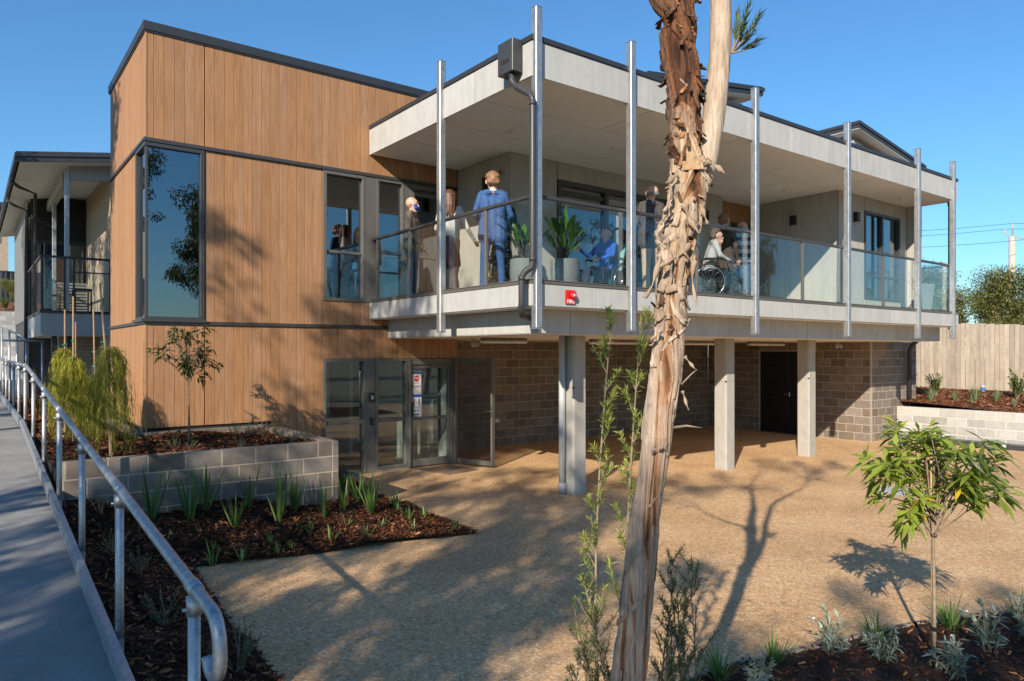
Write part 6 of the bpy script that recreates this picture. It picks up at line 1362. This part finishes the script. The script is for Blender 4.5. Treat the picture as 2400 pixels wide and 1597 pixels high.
def person(label, loc, face, h=1.75, top=None, bottom=None, skin=SKIN, shoes=None, arms=None, legs=None, seated=False, head_turn=0.0, lean=0.0, skirt=None, build=1.0, hair=None, extras=None, collar=None, head_dn=0.0, coat=None):
    """local frame: x right, y forward, z up; arms = {'L': (elbow, wrist), 'R': ...} in local metres"""
    s = h / 1.75; T = thing('person', label, 'person', loc, None, face)
    SK, TO, BO, SHO = 0, 1, 2, 3; top = top; mats = [skin, top, bottom, shoes or G['rubber']]; P = []
    def c(p0, r0, p1, r1, k): P.append((V3(*p0) * s, r0 * s * build if k in (TO, BO) else r0 * s, V3(*p1) * s, r1 * s * build if k in (TO, BO) else r1 * s, k))
    hz = .93 if not seated else .50
    off = V3(0, lean, 0)
    ch = hz + .40; sh_ = hz + .545; nk = hz + .60; hd = hz + .715
    hy = lean * 1.35 + head_dn * .35; hdz = hd - head_dn * .5
    # torso
    for sx in (-1, 1):
        c((sx * .075, 0, hz), .105, (sx * .085, lean * .35, hz + .22), .10, TO if not seated else TO)
        c((sx * .085, lean * .35, hz + .22), .10, (sx * .095, lean * .9, ch), .108, TO)
        c((sx * .09, lean * .9, ch), .10, (sx * .165, lean, sh_ - .02), .062, TO)
        c((sx * .165, lean, sh_ - .02), .062, (sx * .03, lean, nk - .03), .055, TO)
    c((0, lean * .2, hz + .05), .11, (0, lean * .9, ch), .115, TO)
    if coat:
        for sx in (-1, 1): c((sx * .09, 0, hz + .1), .125, (sx * .10, 0, hz - coat), .135, TO)
        c((0, 0, hz + .1), .12, (0, 0, hz - coat), .12, TO)
    c((0, lean, nk - .02), .056, (0, hy * .9, nk + .06), .052, SK)
    # head
    ct, st_ = math.cos(head_turn), math.sin(head_turn)
    HS = 1.12
    def hp(x, y, z): x, y, z = x * HS, y * HS, z * HS; return (x * ct - y * st_, hy + x * st_ + y * ct, hdz + z)
    c(hp(0, -.014, .032), .102, hp(0, .012, .018), .096, SK); c(hp(0, .02, -.02), .084, hp(0, .045, -.085), .054, SK)
    c(hp(0, .085, .005), .014, hp(0, .108, -.028), .017, SK)                       # nose
    for sx in (-1, 1): c(hp(sx * .088, -.005, .015), .016, hp(sx * .090, -.002, -.022), .013, SK); c(hp(sx * .03, .083, .03), .016, hp(sx * .05, .072, .032), .015, SK)
    c(hp(-.018, .088, -.055), .012, hp(.018, .088, -.055), .012, SK)               # lips
    # legs
    dl = {'L': ((-.10, .0, .50), (-.105, -.02, .09)), 'R': ((.10, .0, .50), (.105, -.02, .09))}
    if seated: dl = {'L': ((-.12, .44, hz + .02), (-.12, .50, hz - .38)), 'R': ((.12, .44, hz + .02), (.12, .50, hz - .38))}
    if legs: dl.update(legs)
    for sd_, sx in (('L', -1), ('R', 1)):
        kn, an = dl[sd_]; lg = BO if not skirt else SK
        c((sx * .085, 0, hz - .02), .098, (kn[0], kn[1], kn[2]), .066 if lg == BO else .055, BO if not skirt else SK)
        c(kn, .064 if lg == BO else .052, an, .056 if lg == BO else .036, lg)
        if lg == BO: c(an, .056, (an[0], an[1] + .01, an[2] - .035), .058, lg)
        c((an[0], an[1] - .03, an[2] - .055), .036, (an[0] + sx * .02, an[1] + .15, an[2] - .062), .032, SHO)
    if skirt:
        z0, z1, rb_ = skirt
        for q in range(10):
            a = q * math.pi / 5; c((.07 * math.cos(a), .05 * math.sin(a), hz + .02), .085, (rb_ * math.cos(a), rb_ * .8 * math.sin(a), z1), .05, BO)
        c((0, 0, hz), .12, (0, 0, z1 + .05), .14, BO)
    # arms and hands
    da = {'L': ((-.235, -.02, sh_ - .30), (-.245, .06, sh_ - .55)), 'R': ((.235, -.02, sh_ - .30), (.245, .06, sh_ - .55))}
    if arms: da.update(arms)
    for sd_, sx in (('L', -1), ('R', 1)):
        el, wr = V3(*da[sd_][0]), V3(*da[sd_][1]); slv = da[sd_][2] if len(da[sd_]) > 2 else TO
        c((sx * .175, lean, sh_ - .03), .060, tuple(el), .046, TO); c(tuple(el), .045, tuple(wr), .034, slv)
        d = (wr - el) / np.linalg.norm(wr - el); c(tuple(wr), .027, tuple(wr + d * .03), .027, SK)
        sdv = np.cross(d, V3(0, 1, 0)); sdv = sdv / (np.linalg.norm(sdv) + 1e-6) if np.linalg.norm(sdv) > .1 else V3(1, 0, 0); nv = np.cross(sdv, d)
        palm = wr + d * .075
        for q in (-1, 0, 1): c(tuple(wr + d * .03 + sdv * .013 * q), .019, tuple(palm + sdv * .019 * q + d * .01), .016, SK)
        for q, ln in ((-1.5, .060), (-.5, .074), (.5, .078), (1.5, .068)):
            b0 = palm + sdv * .0165 * q + d * .015; m0 = b0 + d * ln * .55 + nv * .006; e0 = m0 + d * ln * .38 + nv * .022
            c(tuple(b0), .0095, tuple(m0), .009, SK); c(tuple(m0), .009, tuple(e0), .0075, SK)
        b0 = wr + d * .035 + sdv * .026; c(tuple(b0), .012, tuple(b0 + sdv * .028 + d * .03 + nv * .01), .0105, SK); c(tuple(b0 + sdv * .028 + d * .03 + nv * .01), .0105, tuple(b0 + sdv * .03 + d * .06 + nv * .02), .009, SK)
    mobj('body', blob(P, .0105, mats, 2), T, True)
    if collar:
        q = [((.05 * math.cos(a), lean + .052 * math.sin(a), nk - .015), .018, (.05 * math.cos(a + .7), lean + .052 * math.sin(a + .7), nk - .012), .018, 0) for a in np.arange(0, 6.28, .7)]
        mobj('collar', blob([(V3(*a) * s, b * s, V3(*c_) * s, d_ * s, 0) for a, b, c_, d_, _ in q], .008, [collar], 1), T, True)
    if hair:
        style, hm = hair; Q = []
        def hc(p0, r0, p1, r1): Q.append((V3(*p0) * s, r0 * s, V3(*p1) * s, r1 * s, 0))
        rs = np.random.RandomState(int(h * 1000) % 997 + 3)
        if style in ('short', 'crop'):
            hc(hp(0, -.024, .048), .102, hp(0, -.03, .03), .102)
            for q in range(60):
                a = rs.uniform(0, 6.283); e = rs.uniform(.15, 1.5); x, y, z = math.cos(a) * math.cos(e) * .098, math.sin(a) * math.cos(e) * .104 - .012, math.sin(e) * .1 + .038
                if y > .06 and z < .09: continue
                hc(hp(x * .97, y * .97, z), .013, hp(x + rs.normal(0, .008), y + .006, z + rs.normal(0, .006)), .009)
            hc(hp(-.05, -.07, -.01), .045, hp(.05, -.07, -.01), .045)
        elif style == 'ring':
            for a in np.arange(2.2, 7.3, .3): hc(hp(.083 * math.cos(a), .083 * math.sin(a) - .012, .0), .02, hp(.083 * math.cos(a + .3), .083 * math.sin(a + .3) - .012, -.015), .02)
        elif style == 'long':
            hc(hp(0, -.02, .045), .109, hp(0, -.03, .02), .108)
            for q in range(46):
                a = rs.uniform(2.6, 6.8); x, y = .088 * math.cos(a), .08 * math.sin(a) - .02; ln = rs.uniform(.26, .36); xx = x * rs.uniform(1.0, 1.25) + rs.normal(0, .012); hc(hp(x, y, .05), .03, hp(xx, y * 1.12, -.12), .026); hc(hp(xx, y * 1.12, -.12), .024, hp(xx * 1.02 + rs.normal(0, .012), y * 1.15 - .01, .05 - ln), .009)
        mobj('hair', blob(Q, .006, [hm], 2), T, True)
    if extras:
        for nm, pr, mt in extras: mobj(nm, blob([(V3(*(hp(*a) if k == 'h' else a)) * s, b * s, V3(*(hp(*c_) if k == 'h' else c_)) * s, d_ * s, 0) for a, b, c_, d_, k in pr], .007, [mt], 1), T, True)
    return T
def mask(mt): return ('face_mask', [((-.045, .07, -.02), .03, (.045, .07, -.02), .03, 'h'), ((-.04, .075, -.06), .034, (.04, .075, -.06), .034, 'h'), ((0, .098, -.04), .02, (0, .085, -.085), .02, 'h'), ((-.05, .07, -.02), .006, (-.092, 0, .0), .005, 'h'), ((.05, .07, -.02), .006, (.092, 0, .0), .005, 'h')], mt)
c_navy = cloth('navy', (.02, .03, .07)); c_blue = cloth('blue_suit', (.04, .105, .27), .7); c_olive = cloth('olive_leather', (.20, .165, .12), .5); c_jean = cloth('jeans', (.06, .13, .23)); c_white = cloth('white_knit', (.66, .63, .58)); c_charc = cloth('charcoal_coat', (.075, .066, .064)); c_beige = cloth('beige_chino', (.42, .32, .21)); c_grey = cloth('pale_grey_sweat', (.40, .41, .43)); c_dark = cloth('dark_trouser', (.02, .024, .024)); c_royal = cloth('royal_blue', (.02, .09, .42)); c_red = floral('red_pattern', (.035, .008, .012), (.24, .03, .045), 42, .5); c_flor = floral('floral', (.012, .012, .014), (.45, .36, .24), 30, .56); c_strp = striped('striped', (.02, .03, .075), (.42, .46, .50), .17); c_brown = cloth('brown_coat', (.075, .052, .045)); c_shirt = cloth('white_shirt', (.7, .7, .7))
hr_brown = plain('hair_brown', (.10, .042, .02), .5, 0, .3, 60); hr_lt = plain('hair_light_brown', (.24, .125, .06), .55, 0, .3, 60); hr_grey = plain('hair_grey', (.22, .20, .18), .6, 0, .25, 60); m_blue = cloth('mask_blue', (.02, .09, .42)); m_pale = cloth('mask_pale_blue', (.30, .52, .62)); c_tan = plain('stocking', (.50, .30, .19), .5)
# face angle: 0 = facing +Y (away from the camera roughly)
person('bald man in an olive leather jacket and blue mask standing by the balcony door', (6.12, 10.95, DK), R(-138), 1.73, c_olive, c_jean, SKINP, extras=[mask(m_blue)], head_turn=R(-5), arms={'R': ((.25, .02, 1.12), (.22, .20, .93)), 'L': ((-.25, .0, 1.14), (-.24, .12, .92))}, coat=.02)
person('woman with long brown hair, white jacket and red patterned skirt on the balcony', (6.20, 9.86, DK), R(-50), 1.66, c_white, c_red, c_tan, G['rubber'], skirt=(.98, .52, .15), hair=('long', hr_brown), arms={'R': ((.29, .06, 1.14), (.36, .26, .96)), 'L': ((-.26, .05, 1.15), (-.30, .22, 1.10))}, build=.9, head_turn=R(-18))
person('tall man in a blue suit seen from behind at the balcony glass', (6.42, 8.98, DK), R(-28), 1.80, c_blue, c_blue, SKINP, hair=('short', hr_lt), collar=c_shirt, arms={'L': ((-.27, .02, 1.16), (-.16, .24, 1.10)), 'R': ((.28, .02, 1.16), (.20, .24, 1.06))}, coat=.10, build=.95, legs={'L': ((-.13, .0, .50), (-.15, -.02, .09)), 'R': ((.12, .0, .50), (.14, -.02, .09))})
person('person in a black floral dress standing close behind the man in a blue suit', (6.85, 9.35, DK), R(150), 1.66, cloth('black_top', (.012, .012, .014)), c_flor, c_tan, G['rubber'], skirt=(.98, .30, .20), hair=('long', hr_brown), arms={'R': ((.28, .05, 1.14), (.24, .24, 1.02)), 'L': ((-.28, .05, 1.14), (-.22, .24, 1.02))})
person('balding man in a charcoal jacket and beige trousers with his back to the glass', (8.93, 8.02, DK), R(-20), 1.78, c_charc, c_beige, SKINP, hair=('ring', hr_grey), coat=.06, build=1.05, arms={'L': ((-.26, .05, 1.14), (-.18, .24, 1.06)), 'R': ((.26, .05, 1.14), (.2, .24, 1.06))})
person('man in a dark coat stretching one arm over the wheelchair', (11.85, 8.8, DK), R(-75), 1.78, c_brown, c_dark, SKINP, hair=('short', hr_lt), coat=.28, lean=.05, extras=[mask(m_pale)], head_turn=R(15), arms={'L': ((-.30, .22, 1.30), (-.32, .50, 1.24)), 'R': ((.26, .0, 1.13), (.25, .12, .90))})
person('older man in a striped navy jumper and pale blue mask', (12.72, 8.95, DK), R(150), 1.74, c_strp, c_jean, SKINP, hair=('ring', hr_grey), extras=[mask(m_pale)], head_turn=R(10), build=1.05, arms={'L': ((-.27, .02, 1.13), (-.24, .14, .90)), 'R': ((.28, .02, 1.13), (.25, .16, .90))})
def wheelchair(loc, face, label, back, recl=0.0):
    T = thing('wheelchair', label, 'wheelchair', loc, None, face)
    for sx in (-1, 1):
        x = sx * .29; cy_, cz_, r_ = -.05, .30, .30
        ring = [(x, cy_ + r_ * math.cos(a), cz_ + r_ * math.sin(a)) for a in np.linspace(0, 2 * math.pi, 33)]
        mb = MB(); mb.tube(ring, .016, 8, False); wh = mb.obj('wheel', G['rubber'], T, True, True)
        mb = MB()
        for q in range(16): a = q * math.pi / 8; mb.tube([(x, cy_, cz_), (x, cy_ + r_ * math.cos(a), cz_ + r_ * math.sin(a))], .0025, 4, False)
        mb.tube([(x - .03, cy_, cz_), (x + .03, cy_, cz_)], .022, 10); mb.tube([(x + sx * .03, cy_ + .26 * math.cos(a), cz_ + .26 * math.sin(a)) for a in np.linspace(0, 2 * math.pi, 29)], .009, 6, False); mb.obj('spokes', G['chrome'], wh, True, True)
        mb = MB(); mb.tube([(sx * .2, .48 + .08 * math.cos(a), .09 + .08 * math.sin(a)) for a in np.linspace(0, 2 * math.pi, 17)], .014, 6, False); mb.obj('castor', G['rubber'], T, True, True)
        mb = MB(); mb.tube([(sx * .22, -.25 - recl, 1.0), (sx * .22, -.22 - recl * .8, .9), (sx * .22, -.16, .45), (sx * .22, .42, .45), (sx * .21, .50, .36), (sx * .2, .60, .12)], .012, 8); mb.tube([(sx * .22, -.15, .45), (sx * .22, -.12, .2), (sx * .22, .40, .2), (sx * .22, .40, .45)], .011, 8); mb.tube([(sx * .2, .48, .09), (sx * .21, .44, .2)], .010, 8); mb.tube([(sx * .25, -.18, .68), (sx * .25, .25, .68), (sx * .25, .32, .45)], .011, 8); mb.obj('side_frame', G['black'], T, True, True)
        mb = MB(); mb.cbox(sx * .12 - .07, sx * .12 + .07, .52, .70, .10, .12); mb.obj('footrest', G['charlite'], T, False, True)
        mb = MB(); mb.cbox(sx * .25 - .025, sx * .25 + .025, -.12, .22, .685, .715, .01); mb.obj('armrest', G['black'], T, False, True)
    mb = MB(); mb.cbox(-.21, .21, -.16, .40, .45, .50, .015); mb.obj('seat', G['black'], T, False, True)
    mb = MB(); mb.bar((0, -.18, .50), (0, -.24 - recl, .98), .40, .05, (0, 1, 0)); mb.obj('backrest', back, T, False, True)
    mb = MB(); mb.tube([(-.13, -.26 - recl, 1.10), (-.10, -.24 - recl, 1.24), (0, -.23 - recl, 1.28), (.10, -.24 - recl, 1.24), (.13, -.26 - recl, 1.10)], .025, 8); mb.obj('head_support', G['black'], T, True, True)
    return T
wheelchair((10.38, 8.02, DK), R(-128), 'wheelchair with black frame carrying the person in a pale grey jumper', G['black'])
person('seated person in a pale grey jumper resting their face on a hand', (10.38, 8.02, DK), R(-128), 1.66, c_grey, cloth('dark_green', (.04, .05, .045)), SKINP, hair=('crop', plain('hair_dark_grey', (.085, .07, .058), .6, 0, .3, 60)), seated=True, lean=.10, head_dn=.08, arms={'L': ((-.22, .24, .78), (-.06, .24, .98)), 'R': ((.26, .16, .80), (.14, .38, .70))})
wheelchair((8.86, 9.0, DK), R(100), 'reclined wheelchair carrying the person in a royal blue jumper', cloth('teal_cushion', (.16, .40, .42)), .10)
person('seated person in a royal blue jumper raising one hand near the potted lily', (8.86, 9.0, DK), R(100), 1.62, c_royal, c_navy, SKINP, hair=('crop', hr_brown), seated=True, head_turn=R(20), arms={'R': ((.28, .16, .82), (.30, .40, .92)), 'L': ((-.26, .16, .80), (-.12, .36, .72))})
